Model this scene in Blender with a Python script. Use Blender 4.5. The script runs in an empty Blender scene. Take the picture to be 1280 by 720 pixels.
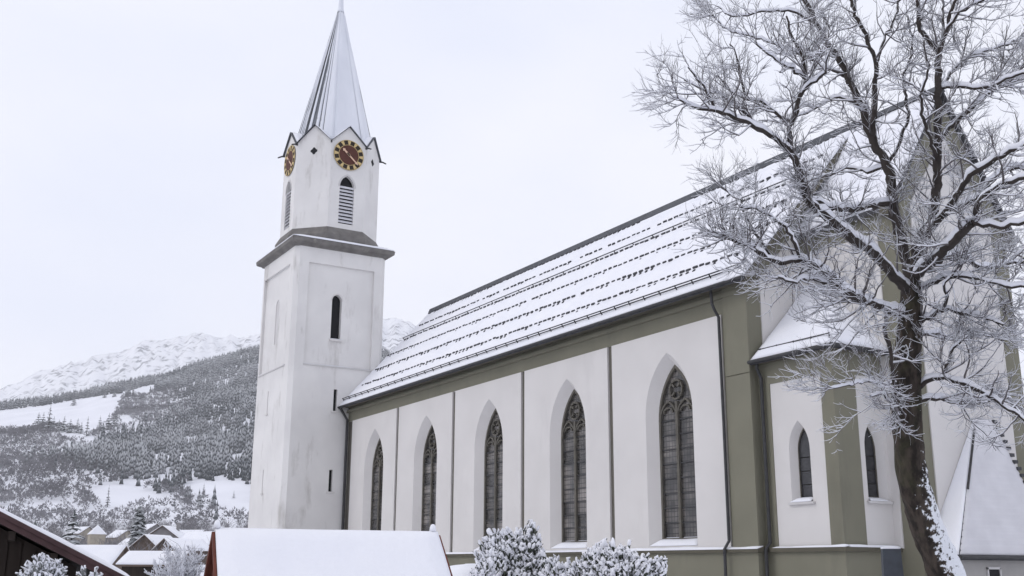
import bpy, math, random
import numpy as np
from mathutils import Vector, Matrix, noise as mnoise
random.seed(7); RNG = np.random.default_rng(11)
scene = bpy.context.scene
COL = scene.collection
R = math.radians

# ------------------------------------------------------------------ camera
FPX, PITCH, YAW, ROLL = 1337.9, 0.2554, 1.035, 0.0046      # focal length in pixels of a 1280 wide frame
CAM = Vector((29.04, -27.93, 2.61))
FW = Vector((-math.sin(YAW)*math.cos(PITCH), math.cos(YAW)*math.cos(PITCH), math.sin(PITCH)))
_r = Vector((math.cos(YAW), math.sin(YAW), 0)); _u = _r.cross(FW)
RT = _r*math.cos(ROLL) + _u*math.sin(ROLL); UP = -_r*math.sin(ROLL) + _u*math.cos(ROLL)
cd = bpy.data.cameras.new('camera'); cam = bpy.data.objects.new('camera', cd); COL.objects.link(cam)
cd.sensor_width = 36; cd.lens = 36*FPX/1280; cd.clip_start = 0.1; cd.clip_end = 30000
cam.matrix_world = Matrix(((RT.x, UP.x, -FW.x, CAM.x), (RT.y, UP.y, -FW.y, CAM.y), (RT.z, UP.z, -FW.z, CAM.z), (0, 0, 0, 1)))
scene.camera = cam
def at(x, y, d):                                  # a point seen at photo pixel (x, y), d metres away along the view axis
    return CAM + (FW + RT*((x-640)/FPX) + UP*((360-y)/FPX))*d
def to_px(P):
    v = Vector(P)-CAM; w = v.dot(FW)
    return 640+FPX*v.dot(RT)/w, 360-FPX*v.dot(UP)/w

# ------------------------------------------------------------------ sky, sun, exposure (overcast winter day)
SUN_EL, SUN_AZ = R(38), R(200)                    # azimuth as a compass bearing, clockwise from +y
world = bpy.data.worlds.new('World'); scene.world = world; world.use_nodes = True
nt = world.node_tree; nt.nodes.clear()
sky = nt.nodes.new('ShaderNodeTexSky'); sky.sky_type = 'NISHITA'; sky.sun_disc = False
sky.sun_elevation = SUN_EL; sky.sun_rotation = SUN_AZ; sky.air_density = 1.5; sky.dust_density = 4
tc = nt.nodes.new('ShaderNodeTexCoord'); mp = nt.nodes.new('ShaderNodeMapping'); mp.inputs['Scale'].default_value = (1, 1, 2.2)
nz = nt.nodes.new('ShaderNodeTexNoise'); nz.inputs['Scale'].default_value = 1.7; nz.inputs['Detail'].default_value = 4; nz.inputs['Roughness'].default_value = 0.45
rmp = nt.nodes.new('ShaderNodeValToRGB')
rmp.color_ramp.elements[0].position = 0.38; rmp.color_ramp.elements[0].color = (8.0, 8.4, 9.85, 1)
rmp.color_ramp.elements[1].position = 0.63; rmp.color_ramp.elements[1].color = (9.65, 9.65, 10.25, 1)
mx = nt.nodes.new('ShaderNodeMix'); mx.data_type = 'RGBA'; mx.inputs[0].default_value = 0.95
bg = nt.nodes.new('ShaderNodeBackground'); bg.inputs['Strength'].default_value = 0.1
out = nt.nodes.new('ShaderNodeOutputWorld')
nt.links.new(tc.outputs['Generated'], mp.inputs['Vector']); nt.links.new(mp.outputs['Vector'], nz.inputs['Vector'])
nt.links.new(nz.outputs['Fac'], rmp.inputs['Fac']); nt.links.new(sky.outputs['Color'], mx.inputs[6]); nt.links.new(rmp.outputs['Color'], mx.inputs[7])
nt.links.new(mx.outputs[2], bg.inputs['Color']); nt.links.new(bg.outputs['Background'], out.inputs['Surface'])
sd = bpy.data.lights.new('sun', 'SUN'); sd.energy = 0.6; sd.angle = R(25); sd.color = (1, 0.97, 0.93)
sun = bpy.data.objects.new('sun', sd); COL.objects.link(sun)
_sv = Vector((math.sin(SUN_AZ)*math.cos(SUN_EL), math.cos(SUN_AZ)*math.cos(SUN_EL), math.sin(SUN_EL)))
sun.rotation_euler = (-_sv).to_track_quat('-Z', 'Y').to_euler()
scene.view_settings.view_transform = 'Standard'; scene.view_settings.look = 'None'
scene.view_settings.exposure = 0.06; scene.view_settings.gamma = 1.0; scene.view_settings.use_curve_mapping = False

scene.cycles.volume_bounces = 6; scene.cycles.max_bounces = 12

# ------------------------------------------------------------------ materials
MATS = {}
def material(name, base, rough=0.85, var=None, scale=1.0, detail=6, metallic=0.0, spec=0.3, bump=0.0, bscale=20, stretch=(1, 1, 1), snow=None, coords='Object', ramp=(0.35, 0.65), stain=None):
    """base colour varied towards var by noise; snow=(threshold, softness, noise amount) lays snow on faces that look up"""
    m = bpy.data.materials.new(name); m.use_nodes = True; t = m.node_tree; b = t.nodes['Principled BSDF']
    b.inputs['Roughness'].default_value = rough; b.inputs['Metallic'].default_value = metallic
    b.inputs['Specular IOR Level'].default_value = spec
    N = t.nodes.new; L = t.links.new
    co = N('ShaderNodeTexCoord'); ma = N('ShaderNodeMapping'); ma.inputs['Scale'].default_value = stretch
    L(co.outputs[coords], ma.inputs['Vector'])
    col = N('ShaderNodeRGB'); col.outputs[0].default_value = (*base, 1); cur = col.outputs[0]
    def mixto(cur, c2, fac):
        mm = N('ShaderNodeMix'); mm.data_type = 'RGBA'; L(fac, mm.inputs[0]); L(cur, mm.inputs[6])
        if isinstance(c2, tuple): mm.inputs[7].default_value = (*c2, 1)
        else: L(c2, mm.inputs[7])
        return mm.outputs[2]
    def nfac(sc, de, lo, hi, vec=None, rg=0.55):
        n = N('ShaderNodeTexNoise'); n.inputs['Scale'].default_value = sc; n.inputs['Detail'].default_value = de; n.inputs['Roughness'].default_value = rg
        L(vec or ma.outputs['Vector'], n.inputs['Vector'])
        r_ = N('ShaderNodeMapRange'); r_.inputs[1].default_value = lo; r_.inputs[2].default_value = hi; L(n.outputs['Fac'], r_.inputs[0])
        return r_.outputs[0]
    if var: cur = mixto(cur, var, nfac(scale, detail, *ramp))
    if stain:                                     # (colour, scale, lo, hi, stretch)
        m2 = N('ShaderNodeMapping'); m2.inputs['Scale'].default_value = stain[4]; L(co.outputs[coords], m2.inputs['Vector'])
        cur = mixto(cur, stain[0], nfac(stain[1], 8, stain[2], stain[3], m2.outputs['Vector'], 0.65))
    if snow:
        g = N('ShaderNodeNewGeometry'); sx = N('ShaderNodeSeparateXYZ'); L(g.outputs['Normal'], sx.inputs[0])
        n = N('ShaderNodeTexNoise'); n.inputs['Scale'].default_value = snow[3] if len(snow) > 3 else 6.0; n.inputs['Detail'].default_value = 4; L(co.outputs['Object'], n.inputs['Vector'])
        ad = N('ShaderNodeMath'); ad.operation = 'MULTIPLY_ADD'; L(n.outputs['Fac'], ad.inputs[0]); ad.inputs[1].default_value = snow[2]*2; L(sx.outputs['Z'], ad.inputs[2])
        r_ = N('ShaderNodeMapRange'); r_.inputs[1].default_value = snow[0]-snow[1]+snow[2]; r_.inputs[2].default_value = snow[0]+snow[1]+snow[2]; L(ad.outputs[0], r_.inputs[0])
        cur = mixto(cur, (0.80, 0.82, 0.86), r_.outputs[0])
    L(cur, b.inputs['Base Color'])
    if bump:
        n = N('ShaderNodeTexNoise'); n.inputs['Scale'].default_value = bscale; n.inputs['Detail'].default_value = 5; L(ma.outputs['Vector'], n.inputs['Vector'])
        bp = N('ShaderNodeBump'); bp.inputs['Strength'].default_value = bump; bp.inputs['Distance'].default_value = 0.05; L(n.outputs['Fac'], bp.inputs['Height']); L(bp.outputs[0], b.inputs['Normal'])
    MATS[name] = m; return m
material('snow', (0.80, 0.81, 0.86), 0.75, (0.84, 0.845, 0.88), 0.6, 5, bump=0.25, bscale=9, spec=0.25)
material('plaster', (0.665, 0.643, 0.622), 0.9, (0.615, 0.594, 0.575), 0.35, 8, bump=0.12, bscale=30, stain=((0.54, 0.52, 0.505), 0.5, 0.58, 0.88, (1, 1, 0.25)))
material('tower_plaster', (0.735, 0.72, 0.70), 0.9, (0.66, 0.645, 0.63), 0.4, 9, bump=0.15, bscale=25, stain=((0.40, 0.38, 0.35), 0.9, 0.56, 0.80, (1, 1, 0.3)))
material('plaster_darker', (0.60, 0.585, 0.575), 0.9, (0.56, 0.545, 0.535), 0.5, 7)  # slightly darker plaster for sills, frames and the blind window
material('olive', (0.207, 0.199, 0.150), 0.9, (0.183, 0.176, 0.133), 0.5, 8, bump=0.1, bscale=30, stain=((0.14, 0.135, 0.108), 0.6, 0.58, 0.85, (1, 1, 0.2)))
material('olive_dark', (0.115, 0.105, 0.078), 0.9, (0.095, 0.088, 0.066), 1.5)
material('stone', (0.20, 0.19, 0.178), 0.9, (0.14, 0.132, 0.125), 1.6, 9, bump=0.3, bscale=12, stain=((0.32, 0.30, 0.27), 1.5, 0.60, 0.78, (1, 1, 1)))
material('trace_stone', (0.135, 0.125, 0.105), 0.9, (0.10, 0.093, 0.08), 3)
material('shaded_strip', (0.135, 0.125, 0.105), 0.9, (0.115, 0.106, 0.09), 0.8)  # darker than the wall: shade of the recess put into the colour
material('shingle_snow', (0.66, 0.655, 0.68), 0.85, (0.60, 0.595, 0.62), 1.2, 6)
material('tiles', (0.075, 0.075, 0.08), 0.8, (0.05, 0.05, 0.055), 3)
material('ridge_metal', (0.085, 0.09, 0.10), 0.6, (0.06, 0.064, 0.075), 2, spec=0.4)
material('dark_metal', (0.045, 0.045, 0.047), 0.55, (0.03, 0.03, 0.032), 4, spec=0.4)
material('spire_metal', (0.17, 0.18, 0.20), 0.6, (0.11, 0.12, 0.135), 1.5, 7, stretch=(1, 1, 0.25), metallic=0.15)
material('spire_snow', (0.76, 0.775, 0.82), 0.8, (0.66, 0.68, 0.73), 0.7, 7, stretch=(1, 1, 0.22), bump=0.2, bscale=6)
material('black', (0.02, 0.02, 0.022), 0.9)
material('clock_red', (0.10, 0.036, 0.026), 0.7, (0.08, 0.03, 0.022), 3)
material('clock_black', (0.035, 0.026, 0.02), 0.7)
material('gold', (0.62, 0.47, 0.22), 0.5, (0.55, 0.42, 0.2), 4, metallic=0.15, spec=0.4)
material('hand_gold', (0.72, 0.50, 0.36), 0.5, (0.66, 0.45, 0.32), 4, metallic=0.1)
material('louvre', (0.62, 0.62, 0.65), 0.85, (0.55, 0.55, 0.58), 2)
material('bark', (0.066, 0.052, 0.042), 0.95, (0.020, 0.016, 0.013), 6, 10, ramp=(0.40, 0.60), bump=1.0, bscale=14, stretch=(1, 1, 0.35), stain=((0.052, 0.052, 0.026), 1.4, 0.5, 0.72, (1, 1, 1)))
def plastered(m, lo, hi):
    '''snow driven onto one side of the lower trunk by the wind (lo, hi: heights between which it thins out)'''
    t = m.node_tree; b = t.nodes['Principled BSDF']; N = t.nodes.new; L = t.links.new; src = b.inputs['Base Color'].links[0].from_socket
    g = N('ShaderNodeNewGeometry'); d = N('ShaderNodeVectorMath'); d.operation = 'DOT_PRODUCT'; L(g.outputs['Normal'], d.inputs[0]); d.inputs[1].default_value = tuple((RT*.55-FW*.60+Vector((0, 0, .55))).normalized())
    sx = N('ShaderNodeSeparateXYZ'); L(g.outputs['Position'], sx.inputs[0]); hr = N('ShaderNodeMapRange'); hr.inputs[1].default_value = lo; hr.inputs[2].default_value = hi; hr.inputs[3].default_value = .05; hr.inputs[4].default_value = -.85; L(sx.outputs['Z'], hr.inputs[0])
    co = N('ShaderNodeTexCoord'); n = N('ShaderNodeTexNoise'); n.inputs['Scale'].default_value = 9; n.inputs['Detail'].default_value = 7; n.inputs['Roughness'].default_value = .7; L(co.outputs['Object'], n.inputs['Vector'])
    a = N('ShaderNodeMath'); a.operation = 'MULTIPLY_ADD'; L(n.outputs['Fac'], a.inputs[0]); a.inputs[1].default_value = 3.4; L(d.outputs['Value'], a.inputs[2])
    a2 = N('ShaderNodeMath'); a2.operation = 'ADD'; L(a.outputs[0], a2.inputs[0]); L(hr.outputs[0], a2.inputs[1])
    r_ = N('ShaderNodeMapRange'); r_.inputs[1].default_value = 2.20; r_.inputs[2].default_value = 2.34; L(a2.outputs[0], r_.inputs[0])
    mm = N('ShaderNodeMix'); mm.data_type = 'RGBA'; L(r_.outputs[0], mm.inputs[0]); L(src, mm.inputs[6]); mm.inputs[7].default_value = (.8, .82, .86, 1); L(mm.outputs[2], b.inputs['Base Color'])
plastered(MATS['bark'], 3.6, 5.4)
material('limb', (0.058, 0.048, 0.043), 0.95, (0.036, 0.030, 0.027), 6, 7, snow=(0.40, 0.16, 0.24, 5.0))
material('twig', (0.135, 0.122, 0.122), 0.95, (0.085, 0.075, 0.075), 6, 4, snow=(0.12, 0.30, 0.25, 3.0))
material('needles', (0.040, 0.050, 0.036), 0.9, (0.085, 0.092, 0.075), 7, 4, snow=(0.55, 0.2, 0.25, 9.0))
material('dark_glass', (0.028, 0.028, 0.032), 0.2, (0.045, 0.045, 0.048), 3, spec=0.45)
material('far_conifer', (0.060, 0.068, 0.074), 0.95, (0.15, 0.152, 0.16), 0.006, 8, ramp=(0.36, 0.66), snow=(0.90, 0.42, 0.45, 0.012))  # base lightened, some of the distance haze is put into the colour
material('far_bare', (0.145, 0.142, 0.152), 0.95, (0.27, 0.265, 0.28), 0.008, 7, snow=(0.95, 0.35, 0.35, 0.02))
material('thicket', (0.14, 0.134, 0.142), 0.95, (0.26, 0.25, 0.26), 0.05, 4, snow=(0.95, 0.4, 0.30, 0.05))
material('frost_needles', (0.15, 0.16, 0.155), 0.9, (0.24, 0.245, 0.245), 7, 4, snow=(0.45, 0.25, 0.25, 9.0))
material('near_conifer', (0.042, 0.055, 0.05), 0.95, (0.07, 0.08, 0.075), 0.4, 3, snow=(0.82, 0.2, 0.35, 0.5))
material('wood_red', (0.165, 0.052, 0.034), 0.8, (0.11, 0.036, 0.025), 3, 6, stretch=(1, 1, 0.15))
material('wood_dark', (0.035, 0.026, 0.021), 0.85, (0.022, 0.016, 0.013), 4, 6, stretch=(1, 1, 0.2))
material('fascia_red', (0.078, 0.042, 0.043), 0.7, (0.055, 0.030, 0.031), 3)
material('beige_wall', (0.42, 0.38, 0.31), 0.9, (0.37, 0.33, 0.27), 0.6)
material('grey_wall', (0.26, 0.25, 0.25), 0.9, (0.21, 0.20, 0.20), 0.6)
material('brown_wall', (0.15, 0.115, 0.095), 0.9, (0.11, 0.085, 0.07), 0.8)
material('slate', (0.06, 0.068, 0.08), 0.6, (0.045, 0.05, 0.06), 3, bump=0.2)
material('annex_grey', (0.40, 0.385, 0.37), 0.9, (0.34, 0.33, 0.315), 0.8)
material('ground_snow', (0.80, 0.81, 0.86), 0.8, (0.74, 0.75, 0.80), 0.02, 6, bump=0.2, bscale=0.6)
material('rock_snow', (0.78, 0.79, 0.83), 0.9, (0.17, 0.175, 0.20), 0.02, 14, ramp=(0.50, 0.62), stretch=(1, 1, 0.5), stain=((0.78, 0.79, 0.83), 0.004, 0.44, 0.62, (1, 1, 1)))
def glass_mat():
    m = bpy.data.materials.new('leaded_glass'); m.use_nodes = True; t = m.node_tree; b = t.nodes['Principled BSDF']
    N = t.nodes.new; L = t.links.new
    co = N('ShaderNodeTexCoord'); ma = N('ShaderNodeMapping'); L(co.outputs['Object'], ma.inputs['Vector'])
    # thin lead lines every 0.19 m across and 0.22 m up
    sx = N('ShaderNodeSeparateXYZ'); L(ma.outputs['Vector'], sx.inputs[0])
    sm = N('ShaderNodeMath'); sm.operation = 'ADD'; L(sx.outputs['X'], sm.inputs[0]); L(sx.outputs['Y'], sm.inputs[1])
    def line(sock, per):
        d = N('ShaderNodeMath'); d.operation = 'DIVIDE'; d.inputs[1].default_value = per; L(sock, d.inputs[0])
        f = N('ShaderNodeMath'); f.operation = 'FRACT'; L(d.outputs[0], f.inputs[0])
        g = N('ShaderNodeMath'); g.operation = 'LESS_THAN'; g.inputs[1].default_value = 0.14; L(f.outputs[0], g.inputs[0]); return g.outputs[0]
    mxm = N('ShaderNodeMath'); mxm.operation = 'MAXIMUM'; L(line(sm.outputs[0], 0.19), mxm.inputs[0]); L(line(sx.outputs['Z'], 0.22), mxm.inputs[1])
    n = N('ShaderNodeTexNoise'); n.inputs['Scale'].default_value = 1.3; L(co.outputs['Object'], n.inputs['Vector'])
    rp = N('ShaderNodeValToRGB'); rp.color_ramp.elements[0].position = 0.38; rp.color_ramp.elements[0].color = (0.055, 0.053, 0.052, 1)
    rp.color_ramp.elements[1].position = 0.63; rp.color_ramp.elements[1].color = (0.165, 0.150, 0.138, 1); L(n.outputs['Fac'], rp.inputs[0])  # warm paler tone stands in for reflections in the panes
    mm = N('ShaderNodeMix'); mm.data_type = 'RGBA'; L(mxm.outputs[0], mm.inputs[0]); L(rp.outputs[0], mm.inputs[6]); mm.inputs[7].default_value = (0.03, 0.03, 0.03, 1)
    oi = N('ShaderNodeObjectInfo'); rr = N('ShaderNodeMapRange'); rr.inputs[3].default_value = 0.55; rr.inputs[4].default_value = 1.5; L(oi.outputs['Random'], rr.inputs[0]); sc = N('ShaderNodeVectorMath'); sc.operation = 'SCALE'; L(mm.outputs[2], sc.inputs[0]); L(rr.outputs[0], sc.inputs['Scale'])
    L(sc.outputs[0], b.inputs['Base Color']); b.inputs['Roughness'].default_value = 0.22; b.inputs['Specular IOR Level'].default_value = 0.45
    MATS['glass'] = m
glass_mat()

# ------------------------------------------------------------------ mesh helpers
def V(*a): return Vector(a)
class MB:
    def __init__(s): s.v = []; s.f = []
    def add(s, pts, faces):
        o = len(s.v); s.v += [tuple(p) for p in pts]; s.f += [tuple(i+o for i in f) for f in faces]; return s
    def quad(s, *p): return s.add(p, [tuple(range(len(p)))])
    def box(s, x0, x1, y0, y1, z0, z1):
        return s.add([(x, y, z) for z in (z0, z1) for y in (y0, y1) for x in (x0, x1)], [(0, 2, 3, 1), (4, 5, 7, 6), (0, 1, 5, 4), (2, 6, 7, 3), (0, 4, 6, 2), (1, 3, 7, 5)])
    def prism(s, poly, d):                        # poly: list of 3-D points, extruded by vector d
        n = len(poly); d = Vector(d); a = [Vector(p) for p in poly]; b = [p+d for p in a]
        return s.add(a+b, [tuple(range(n)), tuple(range(2*n-1, n-1, -1))]+[(i, i+n, (i+1) % n+n, (i+1) % n) for i in range(n)])
    def bar(s, a, b, w, h=None, up=(0, 0, 1)):    # box-section bar from a to b
        a = Vector(a); b = Vector(b); h = h or w; t = (b-a).normalized(); u = Vector(up)
        if abs(t.dot(u)) > 0.98: u = Vector((1, 0, 0)) if abs(t.x) < 0.9 else Vector((0, 1, 0))
        sd_ = t.cross(u).normalized()*w/2; uu = sd_.cross(t).normalized()*h/2
        return s.prism([a-sd_-uu, a+sd_-uu, a+sd_+uu, a-sd_+uu], b-a)
    def tube(s, pts, rad, n=8, cap=True):
        pts = [Vector(p) for p in pts]; rad = rad if isinstance(rad, (list, tuple)) else [rad]*len(pts)
        o = len(s.v); ref = None
        for i, p in enumerate(pts):
            t = (pts[min(i+1, len(pts)-1)]-pts[max(i-1, 0)]).normalized()
            if ref is None: ref = Vector((0, 0, 1)) if abs(t.z) < 0.9 else Vector((1, 0, 0))
            a = t.cross(ref).normalized(); b = a.cross(t).normalized(); ref = b
            for k in range(n):
                w = 2*math.pi*k/n; q = p+(a*math.cos(w)+b*math.sin(w))*rad[i]; s.v.append(tuple(q))
        for i in range(len(pts)-1):
            for k in range(n):
                s.f.append((o+i*n+k, o+i*n+(k+1) % n, o+(i+1)*n+(k+1) % n, o+(i+1)*n+k))
        if cap: s.f.append(tuple(o+k for k in range(n-1, -1, -1))); s.f.append(tuple(o+(len(pts)-1)*n+k for k in range(n)))
        return s
    def build(s, name, mat, parent=None, smooth=False):
        me = bpy.data.meshes.new(name); me.from_pydata(s.v, [], s.f); me.validate(); me.update()
        return link(name, me, mat, parent, smooth)
def link(name, me, mat, parent=None, smooth=False, fix=True):
    if fix and len(me.polygons) < 60000:
        import bmesh
        bm = bmesh.new(); bm.from_mesh(me); bmesh.ops.recalc_face_normals(bm, faces=bm.faces); bm.to_mesh(me); bm.free()
    if smooth: me.polygons.foreach_set('use_smooth', [True]*len(me.polygons))
    o = bpy.data.objects.new(name, me); COL.objects.link(o)
    if mat: me.materials.append(MATS[mat])
    if parent: attach(o, parent)
    return o
def root_loc(o):
    v = Vector((0, 0, 0))
    while o: v = v+o.location; o = o.parent
    return v
INV = {}
def attach(o, parent):
    o.parent = parent
    base = INV.get(parent.name, Vector((0, 0, 0)))
    o.matrix_parent_inverse = Matrix.Translation(-base)      # meshes are built in world coordinates
    INV[o.name] = Vector((0, 0, 0))
def tag(o, label=None, cat=None, group=None, kind=None):
    if label: o['label'] = label
    if cat: o['category'] = cat
    if group: o['group'] = group
    if kind: o['kind'] = kind
    return o
def thing(name, label, cat, loc=(0, 0, 0), group=None):
    o = bpy.data.objects.new(name, None); COL.objects.link(o); o.location = loc; o.empty_display_size = 0.5
    INV[o.name] = Vector(loc); return tag(o, label, cat, group)
def np_mesh(name, verts, quads=None, tris=None):
    me = bpy.data.meshes.new(name); nq = 0 if quads is None else len(quads); ntr = 0 if tris is None else len(tris)
    me.vertices.add(len(verts)); me.vertices.foreach_set('co', np.asarray(verts, np.float32).ravel())
    lv = []; ls = []; tot = 0
    if nq: lv.append(np.asarray(quads).ravel()); ls.append(np.arange(nq)*4); tot = nq*4
    if ntr: lv.append(np.asarray(tris).ravel()); ls.append(tot+np.arange(ntr)*3); tot += ntr*3
    me.loops.add(tot); me.loops.foreach_set('vertex_index', np.concatenate(lv).astype(np.int32))
    me.polygons.add(nq+ntr); me.polygons.foreach_set('loop_start', np.concatenate(ls).astype(np.int32))
    me.update(calc_edges=True); me.validate(); return me
def fbm(x, y, z=0.0, o=4): return mnoise.fractal(Vector((x, y, z)), 1.0, 2.0, o)
def snow_sheet(name, P00, P10, P11, P01, n1, n2, th, parent, seed=0.0, lip=0.5, amp=0.25, edge=0.7, mat='snow', bumps=None):
    """a blanket of snow on the quad P00 P10 P11 P01: rounded edges, uneven thickness, closed underneath"""
    P00, P10, P11, P01 = map(Vector, (P00, P10, P11, P01))
    nrm = (P10-P00).cross(P01-P00).normalized()
    if nrm.z < 0: nrm = -nrm
    vs = []; ly = (P01-P00).length; lx = (P10-P00).length
    for j in range(n2+1):
        t = j/n2
        for i in range(n1+1):
            s_ = i/n1; p = P00*(1-s_)*(1-t)+P10*s_*(1-t)+P11*s_*t+P01*(1-s_)*t
            e = min(s_*lx, (1-s_)*lx, t*ly, (1-t)*ly)/edge
            k = math.sqrt(max(0, 1-(1-min(1, e/th*0.25+0.02 if e*edge < 2*th else 1))**2)) if False else min(1, 0.35+0.65*min(1, e*edge/(2.2*th)))
            h = th*k*(1+amp*fbm(p.x*0.45+seed, p.y*0.45, p.z*0.45)) + (bumps(s_, t) if bumps else 0)
            vs.append(p+nrm*max(0.004, h))
    n = (n1+1); fs = [(j*n+i, j*n+i+1, (j+1)*n+i+1, (j+1)*n+i) for j in range(n2) for i in range(n1)]
    m = MB().add(vs, fs)
    ring = [i for i in range(n)]+[j*n+n1 for j in range(1, n2+1)]+[n2*n+i for i in range(n1-1, -1, -1)]+[j*n for j in range(n2-1, 0, -1)]
    o = len(m.v)
    def foot(i):
        j, k = divmod(i, n); t = j/n2; s_ = k/n1
        return P00*(1-s_)*(1-t)+P10*s_*(1-t)+P11*s_*t+P01*(1-s_)*t+nrm*0.003
    m.v += [tuple(foot(i)) for i in ring]
    for a in range(len(ring)):
        b = (a+1) % len(ring); m.f.append((ring[a], o+a, o+b, ring[b]))
    return m.build(name, mat, parent, True)

# ------------------------------------------------------------------ large structure: terrain, mountain
GZ = 0.9                                           # snow level round the church
def pix_az_el(x, y):
    d = FW+RT*((x-640)/FPX)+UP*((360-y)/FPX); return math.atan2(d.y, d.x), d.z/math.hypot(d.x, d.y)
def crest(points):
    a = sorted(pix_az_el(x, y) for x, y in points); return np.array([p[0] for p in a]), np.array([p[1] for p in a])
HILL = crest([(-400, 575), (-200, 545), (0, 508), (100, 494), (137, 484), (200, 472), (225, 465), (250, 456), (287, 446), (320, 437), (380, 432), (470, 440), (620, 470), (800, 520), (1000, 580)])
MOUNT = crest([(-500, 560), (-250, 520), (-100, 502), (0, 487), (45, 467), (100, 450), (150, 440), (175, 428), (207, 425), (237, 418), (250, 416), (275, 421), (320, 419), (400, 402), (470, 398), (500, 399), (560, 420), (700, 450), (900, 520)])
RG = np.array([0, 60, 150, 300, 450, 600, 900, 1300, 1800, 2300, 2600, 2900, 3500, 6000, 12000])
GG = np.array([0, 0, 0, 0.035, 0.075, 0.125, 0.33, 0.57, 0.775, 0.93, 1.0, 0.92, 0.70, 0.25, 0.0])
def wrap_az(a):                                    # azimuths of interest are near pi; keep them continuous
    return np.where(a < -0.5, a+2*np.pi, a)
def terrain_z(x, y):
    x = np.asarray(x, float); y = np.asarray(y, float)
    dx, dy = x-CAM.x, y-CAM.y; r = np.hypot(dx, dy); az = wrap_az(np.arctan2(dy, dx))
    ha = wrap_az(HILL[0]); o = np.argsort(ha); tc_ = np.interp(az, ha[o], HILL[1][o])
    fade = np.clip((az-(ha.min()-0.5))/0.5, 0, 1)*np.clip(((ha.max()+0.7)-az)/0.7, 0, 1)
    e = tc_*np.interp(r, RG, GG)*fade
    w = np.sin(x*0.0071+y*0.0043)*np.sin(y*0.0093-x*0.0031)
    bump = np.clip((r-250)/600, 0, 1)*np.clip((2500-r)/600, 0, 1)*w*9
    base = GZ+np.clip((r-120)/200, 0, 1)*1.5
    return base+r*e+bump
def terrain():
    rr = np.concatenate([np.linspace(0, 100, 9)[1:], np.linspace(130, 600, 14), np.linspace(660, 3000, 46), np.linspace(3300, 9400, 10)])
    aa = np.concatenate([np.linspace(-np.pi, 2.3, 60, endpoint=False), np.linspace(2.3, np.pi, 100, endpoint=False)])
    A, Rr = np.meshgrid(aa, rr); X = CAM.x+Rr*np.cos(A); Y = CAM.y+Rr*np.sin(A); Z = terrain_z(X, Y)
    n = len(aa); vs = np.stack([X, Y, Z], -1).reshape(-1, 3); vs = np.vstack([vs, [[CAM.x, CAM.y, GZ]]])
    j, i = np.meshgrid(np.arange(len(rr)-1), np.arange(n), indexing='ij'); i2 = (i+1) % n
    q = np.stack([j*n+i, j*n+i2, (j+1)*n+i2, (j+1)*n+i], -1).reshape(-1, 4)
    t = np.stack([np.full(n, len(vs)-1), np.arange(n), (np.arange(n)+1) % n], -1)
    o = link('ground', np_mesh('ground', vs, q, t), 'ground_snow', None, True)
    tag(o, 'snow covered ground rising to a hillside behind the village', None, None, 'structure')
terrain()
def mountain():
    ma = wrap_az(MOUNT[0]); od = np.argsort(ma)
    aa = np.linspace(ma.min()-0.15, ma.max()+0.15, 420); ts = np.linspace(0, 1.35, 70)
    vs = []
    for t in ts:
        for a in aa:
            r = 4300+3000*t; tcst = np.interp(a, ma[od], MOUNT[1][od])
            hh = 7300*tcst*(1-abs(t-1)**1.15 if t < 1 else 1-(t-1)*0.9)
            x, y = CAM.x+r*math.cos(a), CAM.y+r*math.sin(a)
            g = 1-abs(mnoise.noise(Vector((a*60, t*2.2, 3.1)))); g2 = mnoise.fractal(Vector((a*170, t*9, 1.7)), 0.8, 2.1, 5)
            g3 = 1-abs(mnoise.noise(Vector((a*330+t*14, t*16, 8.2)))); hh += (g-0.75)*55*min(1, t*2)*(1 if t < 0.97 else 0.3)+(g2*22+(g3-.6)*30)*min(1, t*1.6)*(1 if t < 0.97 else 0.7)
            vs.append((x, y, hh))
    n = len(aa); j, i = np.meshgrid(np.arange(len(ts)-1), np.arange(n-1), indexing='ij')
    q = np.stack([j*n+i, j*n+i+1, (j+1)*n+i+1, (j+1)*n+i], -1).reshape(-1, 4)
    o = link('mountain', np_mesh('mountain', np.array(vs), q), 'rock_snow', None, True, False)
    tag(o, 'rocky snow covered mountain ridge beyond the wooded hill', None, None, 'structure')
mountain()

# ------------------------------------------------------------------ the church
ZL, ZP, ZE, ZR = 3.3, 12.25, 13.24, 20.86           # ledge, panel top, eave, ridge
HW = 6.25                                          # ridge lies this far behind the near wall
X0, X1 = -40.14, -0.5                              # nave: tower end, gable corner
B0, BAY = -1.9, 7.5                                # the downpipe and the bay width
church = thing('church', 'long white church with olive pilasters, pointed windows, snowy roof and clock tower', 'church', (-20, 6, GZ))
def fy(y0): return lambda s, z, d=0.0: V(s, y0+d, z)          # facade looking to -y, d = depth into the wall
def fx(x0): return lambda s, z, d=0.0: V(x0-d, s, z)          # facade looking to +x
def arch_pts(w, zs, za, n=9):                       # pointed arch, left foot to right foot
    h = za-zs; rad = (w*w+h*h)/(2*w); cx = -w+rad; a1 = math.atan2(h, -cx)
    left = [(cx+rad*math.cos(math.pi+(a1-math.pi)*i/n), zs+rad*math.sin(math.pi-(math.pi-a1)*i/n)) for i in range(n+1)]
    left = [(cx-rad*math.cos((math.pi-a1)*i/n), zs+rad*math.sin((math.pi-a1)*i/n)) for i in range(n+1)]
    return left+[(-x, z) for x, z in reversed(left[:-1])]
def outline(c, w, zb, zs, za, n=9): return [(c-w, zb)]+[(c+x, z) for x, z in arch_pts(w, zs, za, n)]+[(c+w, zb)]
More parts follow.
